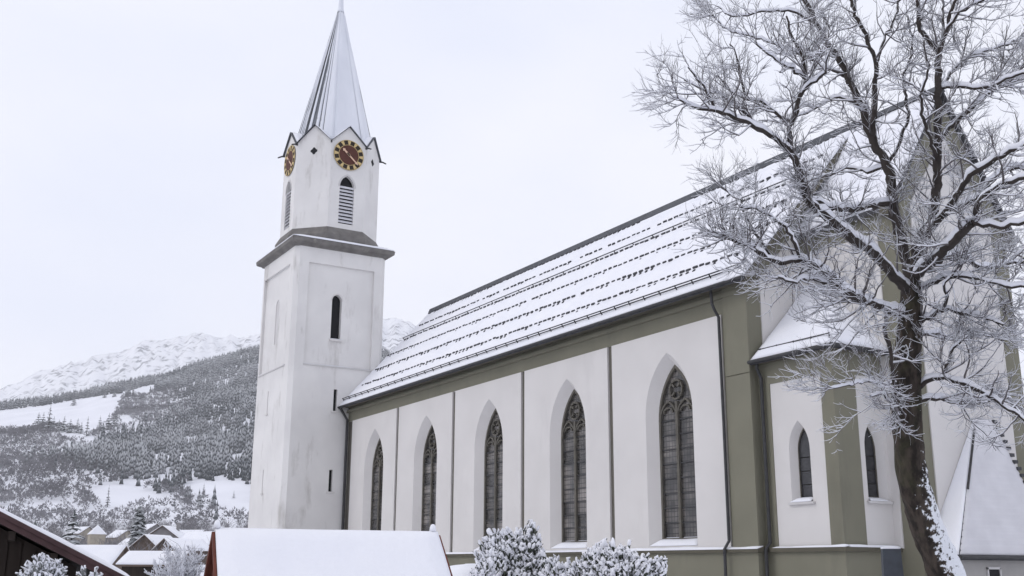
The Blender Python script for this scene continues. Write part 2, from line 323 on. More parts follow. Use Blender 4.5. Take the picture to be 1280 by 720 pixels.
def holed_panel(m, P, s0, s1, z0, z1, c, w, zb, zs, za, n=9, d=0.0):
    pts = outline(c, w, zb, zs, za, n); half = len(pts)//2
    for i in range(half):
        (a, b), (e, f) = pts[i], pts[i+1]; m.quad(P(s0, b, d), P(a, b, d), P(e, f, d), P(s0, f, d))
    for i in range(half, len(pts)-1):
        (a, b), (e, f) = pts[i], pts[i+1]; m.quad(P(a, b, d), P(s1, b, d), P(s1, f, d), P(e, f, d))
    m.quad(P(s0, za, d), P(c, za, d), P(s1, za, d), P(s1, z1, d), P(s0, z1, d))
    if zb > z0+1e-4: m.quad(P(s0, z0, d), P(s1, z0, d), P(s1, zb, d), P(c+w, zb, d), P(c-w, zb, d), P(s0, zb, d))
def reveal(m, P, o1, d1, o2, d2, close=True):
    n = len(o1)
    for i in range(n if close else n-1):
        k = (i+1) % n; m.quad(P(*o1[i], d1), P(*o1[k], d1), P(*o2[k], d2), P(*o2[i], d2))
def frame_edges(m, P, s0, s1, z0, z1, d0, d1):
    for a, b in (((s0, z0), (s1, z0)), ((s1, z0), (s1, z1)), ((s1, z1), (s0, z1)), ((s0, z1), (s0, z0))):
        m.quad(P(*a, d0), P(*b, d0), P(*b, d1), P(*a, d1))
def pt_in(w, zs, za, x, z):                          # inside a pointed arch (centred on 0)
    if z <= zs: return abs(x) < w
    h = za-zs; rad = (w*w+h*h)/(2*w); cx = rad-w
    return (abs(x)+cx)**2+(z-zs)**2 < rad*rad

# --- nave, long side
PF = fy(0.0); m = MB()
DIV = 0.17
m.quad(PF(X0, ZP+0.0, .06), PF(X1, ZP, .06), PF(X1, ZE+0.3, .06), PF(X0, ZE+0.3, .06))          # frieze
for k in range(6):
    x = B0-k*BAY; s0, s1 = (x-DIV, x+DIV) if k else (x-0.05, X1)
    if k == 5: s0 = X0
    if k == 0: m.quad(PF(s0, ZL, .06), PF(s1, ZL, .06), PF(s1, ZP, .06), PF(s0, ZP, .06))
    else: st = MB(); st.prism([PF(s0-.01, ZL, .10), PF(s1+.01, ZL, .10), PF(s1+.01, ZP, .10), PF(s0-.01, ZP, .10)], (0, .05, 0)); st.build('recessed_strip', 'shaded_strip', church)
m.build('nave_wall', 'olive', church)
m = MB(); m.box(X0, X1+0.06, -0.09, 0.05, ZP+0.62, ZP+0.80); m.build('frieze_moulding', 'olive', church)
# corner pilaster, slightly proud, with a joint
m = MB(); m.box(B0+0.12, X1+0.05, -0.05, 0.05, ZL, 9.72); m.box(B0+0.12, X1+0.05, -0.05, 0.05, 9.75, ZE+0.2); m.build('corner_pilaster', 'olive', church)
m = MB(); m.box(X0, X1+0.12, -0.16, 0.3, GZ-0.6, ZL-0.12); m.build('plinth', 'olive', church)
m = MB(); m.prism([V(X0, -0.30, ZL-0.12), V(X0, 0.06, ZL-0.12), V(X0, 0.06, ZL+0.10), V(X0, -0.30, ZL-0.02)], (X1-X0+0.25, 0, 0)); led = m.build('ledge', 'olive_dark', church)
snow_sheet('ledge_snow', (X0, -0.31, ZL-0.01), (X1+0.24, -0.31, ZL-0.01), (X1+0.24, 0.0, ZL+0.08), (X0, 0.0, ZL+0.08), 160, 3, 0.06, led, 3.0, amp=0.9)
WC, WO, WI, DEP = -5.37, 1.52, 1.17, 0.42
for k in range(5):
    c = WC-k*BAY; s0, s1 = B0-(k+1)*BAY+DIV, B0-k*BAY-(DIV if k else 0.06)
    oo = outline(c, WO, ZL+0.16, 8.75, 11.3); oi = outline(c, WI, ZL+0.42, 8.6, 10.85)
    m = MB(); holed_panel(m, PF, s0, s1, ZL+0.02, ZP, c, WO, ZL+0.16, 8.75, 11.3); frame_edges(m, PF, s0, s1, ZL+0.02, ZP, 0, .11)
    reveal(m, PF, oo, 0, oi, DEP); m.build('wall_panel', 'plaster', church)
    # window
    w = MB(); of = outline(c, WI-0.11, ZL+0.50, 8.6, 10.70)
    reveal(w, PF, oi, DEP-0.001, of, DEP-0.001, True); reveal(w, PF, of, DEP-0.001, of, DEP+0.14)
    win = w.build('window', 'trace_stone', church)
    g = MB(); g.bar(PF(c, ZL+0.45, DEP+.05), PF(c, 9.3, DEP+.05), 0.15, 0.12, (0, 1, 0)); g.build('mullion', 'trace_stone', win)
    tr = MB()
    def curve(pts, wd=0.075):
        for a, b in zip(pts[:-1], pts[1:]): tr.bar(PF(c+a[0], a[1], DEP+.055), PF(c+b[0], b[1], DEP+.055), wd, 0.11, (0, 1, 0))
    for sg in (-1, 1):
        ap = [(sg*(WI-0.08)/2+x, z) for x, z in arch_pts((WI-0.08)/2, 8.55, 9.35, 6)]; curve(ap)
        curve([(sg*(WI-.08)/2+0.30*math.cos(t), 8.55+0.34+0.2*math.sin(t)) for t in np.linspace(0, math.pi, 6)], 0.06)
    cz = 9.80
    curve([(0.40*math.cos(t), cz+0.40*math.sin(t)) for t in np.linspace(0, 2*math.pi, 15)])
    for q_ in range(4):
        a = q_*math.pi/2+math.pi/4; curve([(0.40*math.cos(a), cz+0.40*math.sin(a)), (0.16*math.cos(a), cz+0.16*math.sin(a))], 0.07)
    tr.build('tracery', 'trace_stone', win)
    # panes: two lights, saddle bars between them, each pane leaning a little differently
    zs_ = [ZL+0.5+i*0.715 for i in range(8)]+[8.55]
    zs_ = list(np.linspace(ZL+0.5, 8.55, 9))
    for sg in (-1, 1):
        for i in range(8):
            a0, a1 = (c-WI+0.1, c-0.06) if sg < 0 else (c+0.06, c+WI-0.1)
            z0, z1 = zs_[i]+0.018, zs_[i+1]-0.018; t1, t2 = random.uniform(-.012, .012), random.uniform(-.012, .012)
            g = MB(); g.prism([PF(a0, z0, DEP+.10+t1), PF(a1, z0, DEP+.10+t2), PF(a1, z1, DEP+.10-t1), PF(a0, z1, DEP+.10-t2)], (0, 0.02, 0)); g.build('pane', 'glass', win)
        for i in range(1, 9):
            sb = MB(); sb.bar(PF(c-WI+.1 if sg < 0 else c+.06, zs_[i], DEP+.075), PF(c-.06 if sg < 0 else c+WI-.1, zs_[i], DEP+.075), 0.05, 0.045); sb.build('saddle_bar', 'dark_metal', win)
    g = MB(); hd = [(c+x, z) for x, z in arch_pts(WI-0.05, 8.6, 10.76)]; g.prism([PF(c-WI+.05, 8.55, DEP+.12)]+[PF(a, b, DEP+.12) for a, b in hd]+[PF(c+WI-.05, 8.55, DEP+.12)], (0, 0.02, 0)); g.build('head_pane', 'glass', win)
    snow_sheet('sill_snow', PF(c-WO+.03, ZL+0.17, 0.0), PF(c+WO-.03, ZL+0.17, 0.0), PF(c+WI, ZL+0.43, DEP-.03), PF(c-WI, ZL+0.43, DEP-.03), 16, 5, 0.09, win, k*3.3, amp=0.8)

# --- gutter, downpipes
m = MB(); m.tube([V(X0+0.02, -0.74, ZE-0.03), V(0.16, -0.74, ZE-0.03)], 0.065, 8); m.build('gutter', 'dark_metal', church)
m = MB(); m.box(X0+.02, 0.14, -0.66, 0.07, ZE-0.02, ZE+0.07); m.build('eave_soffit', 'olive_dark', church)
m = MB(); m.tube([V(B0-.05, -0.46, ZE-0.05), V(B0-.05, -0.42, ZE-0.62), V(B0-.03, -0.32, ZE-0.86), V(B0, -0.16, ZE-1.12), V(B0, -0.14, 8), V(B0, -0.14, ZL+.3), V(B0, -0.38, ZL), V(B0, -0.38, GZ)], 0.06, 8); m.build('downpipe', 'dark_metal', church)
m = MB(); m.tube([V(X0+.33, -0.7, ZE-0.1), V(X0+.33, -0.15, ZE-0.9), V(X0+.33, -0.14, GZ)], 0.10, 8); m.build('downpipe', 'dark_metal', church)
m = MB(); m.tube([V(X1+.28, 0.12, 10.05), V(X1+.28, 0.10, 9.85), V(X1+.30, 0.27, 9.5), V(X1+.30, 0.27, ZL+.2), V(X1+.30, .05, ZL), V(X1+.30, .05, GZ)], 0.065, 8); m.build('downpipe', 'dark_metal', church)

# --- nave roof
EX0, EX1, EY = X0+0.005, 0.18, -0.69
def roof_pt(x, t, side=1, lift=0.0):                 # t 0 at the eave, 1 at the ridge
    y = EY+(HW-EY)*t; z = ZE+(ZR-ZE)*t
    if side < 0: y = 2*HW-y
    nx = (ZR-ZE)/math.hypot(ZR-ZE, HW-EY); nz_ = (HW-EY)/math.hypot(ZR-ZE, HW-EY)
    return V(x, y-side*nx*lift, z+nz_*lift)
m = MB()
for sd_ in (1, -1):
    a, b, c_, d = roof_pt(EX0, 0, sd_), roof_pt(EX1, 0, sd_), roof_pt(EX1, 1, sd_), roof_pt(EX0, 1, sd_); m.prism([a, b, c_, d], (0, 0, -0.16))
nroof = m.build('nave_roof', 'tiles', church)
ROWS = [0.165, 0.325, 0.485, 0.645, 0.785, 0.935]
def nave_bumps(s_, t):
    v = 0.0
    for r_ in ROWS:
        d = t-r_
        if 0 < d < 0.06: v += 0.022*(1-d/0.06)
        elif -0.012 < d <= 0: v -= 0.02
    return v+0.012*fbm(s_*60, t*40, 2.0)
snow_sheet('roof_snow', roof_pt(EX0, 0.004), roof_pt(EX1-0.02, 0.004), roof_pt(EX1-0.02, 0.972), roof_pt(EX0, 0.972), 170, 120, 0.13, nroof, 1.0, amp=0.14, bumps=nave_bumps)
snow_sheet('roof_snow', roof_pt(EX0, 0.004, -1), roof_pt(EX1-0.02, 0.004, -1), roof_pt(EX1-0.02, 0.972, -1), roof_pt(EX0, 0.972, -1), 40, 14, 0.13, nroof, 5.0)
m = MB(); m.prism([roof_pt(EX0, .965, 1, .10), roof_pt(EX0, 1.0, 1, .24), roof_pt(EX0, 1.0, -1, .24), roof_pt(EX0, .965, -1, .10), roof_pt(EX0, .965, -1, 0.01), roof_pt(EX0, .965, 1, 0.01)], (EX1-EX0, 0, 0)); m.build('ridge_cap', 'ridge_metal', nroof)
m = MB()
for ri, r_ in enumerate(ROWS):                       # rows of snow guard tiles poking out of the snow
    x = EX0+random.uniform(0.6, 1.6)
    while x < EX1-0.5:
        den = 0.975 if ri < 4 else 0.88
        if mnoise.noise(Vector((x*0.35, ri*7.7, 0))) > (-0.8 if ri < 4 else -.5) and random.random() < den:
            w_ = random.uniform(0.21, 0.29); h_ = random.uniform(0.02, 0.04)*(0.8 if ri == 5 else 1); dt = random.uniform(-.004, .004); lf = 0.175
            a = roof_pt(x, r_+dt, 1, 0.10); b = roof_pt(x+w_, r_+dt, 1, 0.10); c_ = roof_pt(x+w_, r_+dt+0.004, 1, lf+h_); d = roof_pt(x, r_+dt+0.004, 1, lf+h_)
            m.prism([a, b, c_, d], roof_pt(0, 0.007)-roof_pt(0, 0))
            if random.random() < 0.35:               # the hook's foot, bare below it
                m.prism([roof_pt(x+w_*.3, r_-.013, 1, .10), roof_pt(x+w_*.75, r_-.013, 1, .10), roof_pt(x+w_*.75, r_-.013, 1, .145), roof_pt(x+w_*.3, r_-.013, 1, .145)], roof_pt(0, 0.013)-roof_pt(0, 0))
        x += 0.43+random.uniform(-.015, .015)
tag(m.build('snow_guards', 'tiles', nroof), kind='stuff')
m = MB()
for tt, hs in ((0.043, (0.20, 0.31)), (0.672, (0.25,))):
    for h_ in hs: m.tube([roof_pt(EX0+.4, tt, 1, h_), roof_pt(EX1-.35, tt, 1, h_)], 0.028, 6)
    x = EX0+0.5
    while x < EX1-.3: m.bar(roof_pt(x, tt-.006, 1, 0.05), roof_pt(x, tt, 1, hs[-1]+.03), 0.04); x += 1.05 if tt < .1 else 1.6
m.build('snow_rail', 'dark_metal', nroof)

# --- nave gable wall towards the choir
PG = fx(X1)
m = MB(); rk = (ZR-ZE)/(HW-EY)
def zrake(y, drop): return ZR-abs(y-HW)*rk-drop
yl, yr = 0.0, 2*HW
m.prism([PG(yl, GZ-.5), PG(yr, GZ-.5), PG(yr, zrake(yr, .2)), PG(HW, ZR-.2), PG(yl, zrake(yl, .2))], (-0.4, 0, 0))
m.build('gable_wall', 'olive', church)
m = MB(); pw = 0.72
pl = [PG(pw, ZL+.02, -.05), PG(yr-pw, ZL+.02, -.05), PG(yr-pw, zrake(yr-pw, 1.35), -.05), PG(HW, ZR-1.35, -.05), PG(pw, zrake(pw, 1.35), -.05)]
m.prism(pl, (-0.07, 0, 0)); m.build('gable_panel', 'plaster', church)
m = MB()
for sg in (1, -1): m.prism([roof_pt(EX1+.0, 0.0, sg, -.02), roof_pt(EX1, 1.0, sg, -.02), roof_pt(EX1, 1.0, sg, -.26), roof_pt(EX1, 0.0, sg, -.26)], (0.05, 0, 0))
m.build('verge_board', 'olive_dark', church)

# --- choir: narrower, same ridge height
XC, HC, ZCE = 4.2, 3.27, 15.9
CY0, CY1 = HW-HC, HW+HC
m = MB(); rc = (ZR-ZCE)/HC
PC = fx(XC)
m.prism([PC(CY0, GZ-.5), PC(CY1, GZ-.5), PC(CY1, ZCE), PC(HW, ZR-.12), PC(CY0, ZCE)], (X1-XC, 0, 0)); m.build('choir_wall', 'olive', church)
m = MB(); pw = 0.95
m.prism([PC(CY0+pw, ZL, -.05), PC(CY1-pw, ZL, -.05), PC(CY1-pw, ZCE-1.0+pw*rc-.6, -.05), PC(HW, ZR-2.0, -.05), PC(CY0+pw, ZCE-1.0+pw*rc-.6, -.05)], (-.06, 0, 0)); m.build('choir_panel', 'plaster', church)
m = MB(); m.prism([V(X1+.02, CY0-.05, ZL), V(XC-.75, CY0-.05, ZL), V(XC-.75, CY0-.05, ZCE-1.25), V(X1+.02, CY0-.05, ZCE-1.25)], (0, .06, 0)); m.build('choir_panel', 'plaster', church)
m = MB()
for sg in (1, -1):
    a = V(X1+.02, HW-sg*(HC+.28), ZCE-.28*rc); b = V(X1+.02, HW, ZR)
    m.prism([a, b, b+V(0, 0, -.17), a+V(0, 0, -.17)], (XC-X1+.22, 0, 0))
cr = m.build('choir_roof', 'tiles', church)
for sg in (1, -1):
    a0 = V(X1+.03, HW-sg*(HC+.26), ZCE-.26*rc); a1 = a0+V(XC-X1+.17, 0, 0); b0 = V(X1+.03, HW-sg*.1, ZR-.1*rc); b1 = b0+V(XC-X1+.17, 0, 0)
    snow_sheet('roof_snow', a0, a1, b1, b0, 14, 16, 0.13, cr, 8+sg)
m = MB(); m.prism([V(X1, HW-.18, ZR-.1), V(X1, HW, ZR+.20), V(X1, HW+.18, ZR-.1)], (XC-X1+.24, 0, 0)); m.build('ridge_cap', 'ridge_metal', cr)
for sg in (1, -1):                                   # kneeler stones at the foot of the choir gable
    y_ = HW-sg*HC; m = MB(); m.box(XC-.35, XC+.16, min(y_-sg*.30, y_+sg*.25), max(y_-sg*.30, y_+sg*.25), ZCE-.75, ZCE-.42); m.build('kneeler', 'olive_dark', church)

# --- side chapel in the corner of nave and choir
AY, AX, AE, AP = 0.42, 3.14, 10.15, 9.25
PA, PB = fy(AY), fx(AX)
m = MB(); m.box(X1, AX-.45, AY+.45, CY0+.02, GZ-.5, AE-.02); m.build('chapel_wall', 'olive_dark', church)
m = MB(); m.box(X1+.06, AX+.10, AY-.10, CY0-.02, GZ-.5, ZL-.12); m.build('plinth', 'olive', church)
m = MB(); m.box(X1+.06, AX+.24, AY-.24, CY0-.02, ZL-.12, ZL+.02); led2 = m.build('ledge', 'olive_dark', church)
snow_sheet('ledge_snow', (X1+.5, AY-.24, ZL+.02), (AX+.24, AY-.24, ZL+.02), (AX+.24, AY-.02, ZL+.06), (X1+.5, AY-.02, ZL+.06), 26, 3, 0.06, led2, 2.0, amp=.9)
snow_sheet('ledge_snow', (AX+.24, AY-.02, ZL+.02), (AX+.24, CY0-.03, ZL+.02), (AX+.02, CY0-.03, ZL+.06), (AX+.02, AY-.02, ZL+.06), 18, 3, 0.06, led2, 2.7, amp=.9)
def chapel_side(P, c, s0, s1, lo, hi):
    """olive frame with a white field and one lancet; lo, hi = limits of the whole face"""
    fr = MB()
    fr.quad(P(lo, ZL, 0), P(s0, ZL, 0), P(s0, AP, 0), P(lo, AP, 0)); fr.quad(P(s1, ZL, 0), P(hi, ZL, 0), P(hi, AP, 0), P(s1, AP, 0)); fr.quad(P(lo, AP, 0), P(hi, AP, 0), P(hi, AE, 0), P(lo, AE, 0))
    frame_edges(fr, P, s0, s1, ZL, AP, 0, .035); fr.build('chapel_frame', 'olive', church)
    oo = outline(c, .50, 4.88, 6.75, 7.75, 7); oi = outline(c, .34, 5.02, 6.7, 7.52, 7)
    f_ = MB(); holed_panel(f_, P, s0+.002, s1-.002, ZL+.002, AP-.002, c, .50, 4.88, 6.75, 7.75, 7, .03); reveal(f_, P, oo, .03, oi, .30); f_.build('wall_panel', 'plaster', church)
    g = MB(); op = outline(c, .31, 5.06, 6.7, 7.45, 7); reveal(g, P, oi, .298, op, .298); reveal(g, P, op, .298, op, .36); w_ = g.build('lancet_window', 'trace_stone', church)
    zz = [5.03, 5.5, 5.98, 6.46]
    for z0, z1 in zip(zz[:-1], zz[1:]):
        g = MB(); t = random.uniform(-.008, .008); g.prism([P(c-.33, z0+.012, .35+t), P(c+.33, z0+.012, .35), P(c+.33, z1-.012, .35-t), P(c-.33, z1-.012, .35)], P(0, 0, .02)-P(0, 0, 0)); g.build('pane', 'dark_glass', w_)
    g = MB(); hd = [(c+x, z) for x, z in arch_pts(.33, 6.7, 7.5, 7)]; g.prism([P(c-.33, 6.475, .35)]+[P(a, b, .35) for a, b in hd]+[P(c+.33, 6.475, .35)], P(0, 0, .02)-P(0, 0, 0)); g.build('pane', 'dark_glass', w_)
    g = MB(); g.prism([P(c-.60, 4.80, -.08), P(c+.60, 4.80, -.08), P(c+.60, 4.88, -.08), P(c-.60, 4.88, -.08)], P(0, 0, .11)-P(0, 0, 0)); g.build('sill', 'plaster_darker', w_)
    snow_sheet('sill_snow', P(c-.50, 4.885, -.07), P(c+.50, 4.885, -.07), P(c+.34, 5.02, .27), P(c-.34, 5.02, .27), 8, 4, .05, w_, c, amp=.6)
chapel_side(PA, 1.33, .06, 2.55, X1, AX+.0005)
chapel_side(PB, 2.28, 1.52, CY0-.01, AY-.0005, CY0-.005)
# chapel roof: one slope from each eave, meeting on a hip
e0 = AE-.02; ey, ex = AY-.42, AX+.42; pitch = 1.02; yt = CY0-.01; run = yt-ey; zt = e0+run*pitch; xt = ex-run
m = MB()
A0, A1, T0, T1, B1 = V(X1+.0, ey, e0), V(ex, ey, e0), V(X1, yt, zt), V(xt, yt, zt), V(ex, yt, e0)
m.prism([A0, A1, T1, T0], (0, 0, -.14)); m.prism([A1, B1, T1], (0, 0, -.14)); ar = m.build('chapel_roof', 'tiles', church)
snow_sheet('roof_snow', A0+V(.06, .02, .02), A1+V(-.02, .02, .02), T1, T0+V(.06, 0, 0), 30, 24, .13, ar, 4.4)
snow_sheet('roof_snow', A1+V(-.02, .02, .02), B1+V(-.02, 0, .02), T1+V(0.002, 0, 0), T1, 14, 24, .13, ar, 6.4)
m = MB(); m.tube([V(X1+.02, ey-.06, e0-.03), V(ex+.06, ey-.06, e0-.03), V(ex+.06, yt, e0-.03)], .075, 8); m.build('gutter', 'dark_metal', church)
m = MB(); rl = lambda x, h: V(x, ey+.22, e0+.22*pitch+h)
m.tube([rl(X1+.3, .22), rl(ex-.25, .22)], .022, 6)
for i in range(5): x = X1+.4+i*.85; m.bar(rl(x, .02), rl(x, .25), .035)
m.build('snow_rail', 'dark_metal', ar)
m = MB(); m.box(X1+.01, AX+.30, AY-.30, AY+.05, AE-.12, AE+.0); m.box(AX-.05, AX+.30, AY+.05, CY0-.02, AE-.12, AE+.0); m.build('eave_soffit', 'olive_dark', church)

# --- low sacristy with a steep shingled roof against the choir
SY0, SY1, SX, SE, ST = 3.05, 9.2, 5.55, 3.05, 7.95
m = MB(); m.box(XC+.005, SX-.25, SY0+.12, SY1-.1, GZ-.5, SE+.02); sw = m.build('sacristy_wall', 'annex_grey', church)
a, b, c_, d = V(SX, SY0, SE), V(SX, SY1-.6, SE), V(XC+.06, 7.35, ST), V(XC+.06, 6.35, ST)
mm_ = MB(); mm_.prism([a, b, c_, d], (0, 0, -.14)); mm_.prism([a, d, V(XC+.01, SY0, SE)], (0, 0, -.14)); mm_.prism([b, V(XC+.01, SY1, SE), c_], (0, 0, -.14)); sroof = mm_.build('sacristy_roof', 'tiles', church)
snow_sheet('roof_snow', a+V(-.02, .04, .03), b+V(-.02, -.03, .03), c_, d, 26, 66, .06, sroof, 9.0, bumps=lambda s_, t: -0.03*((t*22) % 1.0), mat='shingle_snow')
snow_sheet('roof_snow', V(XC+.03, SY0+.03, SE+.03), a+V(-.03, .03, .03), d+V(.002, 0, 0), d, 12, 26, .07, sroof, 7.0)
for i in range(20):
    t = (i+.5)/20; p = b*(1-t)+c_*t; m = MB(); m.box(p.x-.05, p.x+.10, p.y-.10, p.y+.10, p.z-.02, p.z+.10); m.build('hip_tile', 'tiles', sroof)
m = MB(); m.bar(a*.10+d*.90+V(.08, -.02, .03), a*.55+d*.45+V(.08, -.02, .03), .06); m.build('flashing', 'dark_metal', sroof)
m = MB(); m.tube([a+V(.05, 0, -.05), b+V(.05, 0, -.05)], .06, 8); m.build('gutter', 'dark_metal', church)
m = MB(); m.tube([V(SX, SY0+.05, SE-.05), V(SX-.25, SY0+.1, SE-.4), V(SX-.28, SY0+.1, GZ)], .06, 8); m.build('downpipe', 'dark_metal', church)
g = MB(); g.box(SX-.26, SX-.23, 4.75, 5.35, 1.6, 2.62); sw_ = g.build('sacristy_window', 'black', church)
g = MB()
for y_ in (4.7, 5.35): g.box(SX-.27, SX-.19, y_, y_+.06, 1.55, 2.68)
g.box(SX-.27, SX-.19, 4.7, 5.41, 2.62, 2.70); g.build('frame', 'plaster_darker', sw_)

# ------------------------------------------------------------------ tower
TX1, TX0, TY0, TY1, TZ = -40.14, -47.4, -4.35, 2.5, 24.5
TCX, TCY = (TX0+TX1)/2, (TY0+TY1)/2
CH = 0.30                                           # chamfered corners
def tower_face(P, s0, s1, zf0, zf1, wc, w, zb, zs, za, slits, blind=False, dep=.18):
    """one side of the shaft: sunk field with a round-headed window above, slits below"""
    a, b = s0+(.98 if not blind else .55), s1-(.92 if not blind else 1.1); m = MB()
    m.quad(P(s0+CH, zf1), P(s1-CH, zf1), P(s1-CH, TZ), P(s0+CH, TZ))
    m.quad(P(s0+CH, zf0), P(a, zf0), P(a, zf1), P(s0+CH, zf1)); m.quad(P(b, zf0), P(s1-CH, zf0), P(s1-CH, zf1), P(b, zf1))
    frame_edges(m, P, a, b, zf0, zf1, 0, dep)
    holed_panel(m, P, a, b, zf0, zf1, wc, w, zb, zs, za, 8, dep)
    o1 = outline(wc, w, zb, zs, za, 8); reveal(m, P, o1, dep, o1, dep+(.05 if blind else .38))
    zc = GZ-.5
    for (c, hw_, z0, z1) in sorted(slits, key=lambda t: t[2]):
        m.quad(P(s0+CH, zc), P(s1-CH, zc), P(s1-CH, z0), P(s0+CH, z0)); m.quad(P(s0+CH, z0), P(c-hw_, z0), P(c-hw_, z1), P(s0+CH, z1)); m.quad(P(c+hw_, z0), P(s1-CH, z0), P(s1-CH, z1), P(c+hw_, z1))
        frame_edges(m, P, c-hw_, c+hw_, z0, z1, 0, .25); zc = z1
    m.quad(P(s0+CH, zc), P(s1-CH, zc), P(s1-CH, zf0), P(s0+CH, zf0))
    m.build('shaft_wall', 'tower_plaster', church)
    g = MB(); g.prism([P(a-.04, zf0-.10, -.07), P(b+.04, zf0-.10, -.07), P(b+.04, zf0-.01, -.07), P(a-.04, zf0-.01, -.07)], P(0, 0, .24)-P(0, 0, 0)); fs_ = g.build('field_sill', 'plaster_darker', church)
    snow_sheet('sill_snow', P(a-.03, zf0-.005, -.06), P(b+.03, zf0-.005, -.06), P(b+.03, zf0-.004, .15), P(a-.03, zf0-.004, .15), 30, 3, .035, fs_, 2.0, amp=.8)
    g = MB(); g.prism([P(x, z, dep+(.05 if blind else .36)) for x, z in o1], P(0, 0, .03)-P(0, 0, 0)); w_ = g.build('tower_window', 'plaster_darker' if blind else 'black', church)
    if not blind:
        g = MB(); g.prism([P(wc-w-.10, zb-.12, -.02), P(wc+w+.10, zb-.12, -.02), P(wc+w+.10, zb, .0), P(wc-w-.10, zb, .0)], P(0, 0, .3)-P(0, 0, 0)); g.build('sill', 'plaster', w_)
        snow_sheet('sill_snow', P(wc-w-.08, zb+.003, -.01), P(wc+w+.08, zb+.003, -.01), P(wc+w, zb+.06, .40), P(wc-w, zb+.06, .40), 8, 4, .06, w_, 1.0)
        g = MB(); ring_o = outline(wc, w+.10, zb, zs, za+.10, 8); ring_o = ring_o; reveal(g, P, ring_o[1:-1], dep-.015, o1[1:-1], dep-.015, False); reveal(g, P, ring_o[1:-1], dep-.015, ring_o[1:-1], dep+.01, False); g.build('window_surround', 'plaster', w_)
    for (c, hw_, z0, z1) in slits:
        g = MB(); g.prism([P(c-hw_, z0, .24), P(c+hw_, z0, .24), P(c+hw_, z1, .24), P(c-hw_, z1, .24)], P(0, 0, .03)-P(0, 0, 0)); sl = g.build('slit_window', 'black', church)
        g = MB(); g.prism([P(c-hw_-.16, z0-.12, -.07), P(c+hw_+.16, z0-.12, -.07), P(c+hw_+.16, z0-.01, -.07), P(c-hw_-.16, z0-.01, -.07)], P(0, 0, .3)-P(0, 0, 0)); g.build('sill', 'plaster', sl)
PTX, PTY = fx(TX1), fy(TY0)
tower_face(PTX, TY0, TY1, 16.05, 23.25, -1.10, .37, 17.95, 20.75, 21.2, [(-.97, .13, 12.95, 14.45), (-1.03, .13, 7.5, 8.95)])
tower_face(PTY, TX0, TX1, 16.05, 23.25, -44.0, .37, 17.95, 20.75, 21.2, [(-44.4, .06, 13.0, 14.6), (-44.4, .06, 7.5, 9.1)], True)
m = MB()
for (xa, ya, xb, yb) in ((TX1, TY0+CH, TX1-CH, TY0), (TX0+CH, TY0, TX0, TY0+CH), (TX0, TY0+CH, TX0, TY1-CH), (TX0, TY1-CH, TX0+CH, TY1), (TX0+CH, TY1, TX1-CH, TY1), (TX1-CH, TY1, TX1, TY1-CH)):
    m.quad(V(xa, ya, GZ-.5), V(xb, yb, GZ-.5), V(xb, yb, TZ), V(xa, ya, TZ))
m.build('shaft_corner', 'tower_plaster', church)
def ring(c, prof, n=4, a0=math.pi/4):                # square / octagonal moulding from an (apothem, z) profile
    m = MB(); o = 0; k = 1/math.cos(math.pi/n)
    for ap, z in prof:
        for i in range(n): a = a0+i*2*math.pi/n; sx_ = c[2] if len(c) > 2 else 0; m.v.append((c[0]+ap*k*math.cos(a)+(sx_ if math.cos(a) > 0 else -sx_ if n == 4 else 0), c[1]+ap*k*math.sin(a), z))
    for j in range(len(prof)-1):
        for i in range(n): m.f.append((j*n+i, j*n+(i+1) % n, (j+1)*n+(i+1) % n, (j+1)*n+i))
    m.f.append(tuple(range(n-1, -1, -1))); m.f.append(tuple((len(prof)-1)*n+i for i in range(n))); return m
hy = (TY1-TY0)/2; dxs = (TX1-TX0)/2-hy
corn = ring((TCX, TCY, dxs), [(hy-.05, TZ-.16), (hy+.06, TZ-.15), (hy+.12, TZ-.06), (hy+.28, TZ+.0), (hy+.42, TZ+.08), (hy+.46, TZ+.34), (hy+.30, TZ+.42), (2.4, TZ+.95)]).build('cornice', 'stone', church)
q4 = [(TX1+.40, TY0-.40), (TX1+.40, TY1+.40), (TX0-.40, TY1+.40), (TX0-.40, TY0-.40)]
OX, OY, OA = TCX+.05, -0.70, 3.28                    # belfry octagon
for i in range(4):
    a, b = q4[i], q4[(i+1) % 4]; ia = V(OX+(a[0]-OX)*.70, OY+(a[1]-OY)*.70, TZ+.72); ib = V(OX+(b[0]-OX)*.70, OY+(b[1]-OY)*.70, TZ+.72)
    snow_sheet('cornice_snow', V(*a, TZ+.40), V(*b, TZ+.40), ib, ia, 20, 6, .15, corn, i*2.0)
skirt = ring((OX, OY), [(OA+.22, TZ+.45), (OA+.30, TZ+1.0), (OA+.30, TZ+1.12), (OA-.06, TZ+1.78)], 8, math.pi/8).build('belfry_skirt', 'stone', church)
BZ0, BZV, BZA = TZ+1.6, 32.75, 34.05
bw = OA*math.tan(math.pi/8)
def oct_P(k):                                        # facade frame of octagon face k (0 looks to +x, counter-clockwise)
    a = k*math.pi/4; n_ = V(math.cos(a), math.sin(a), 0); t_ = V(-math.sin(a), math.cos(a), 0)
    return lambda s, z, d=0.0: V(OX, OY, z)+n_*(OA-d)+t_*s
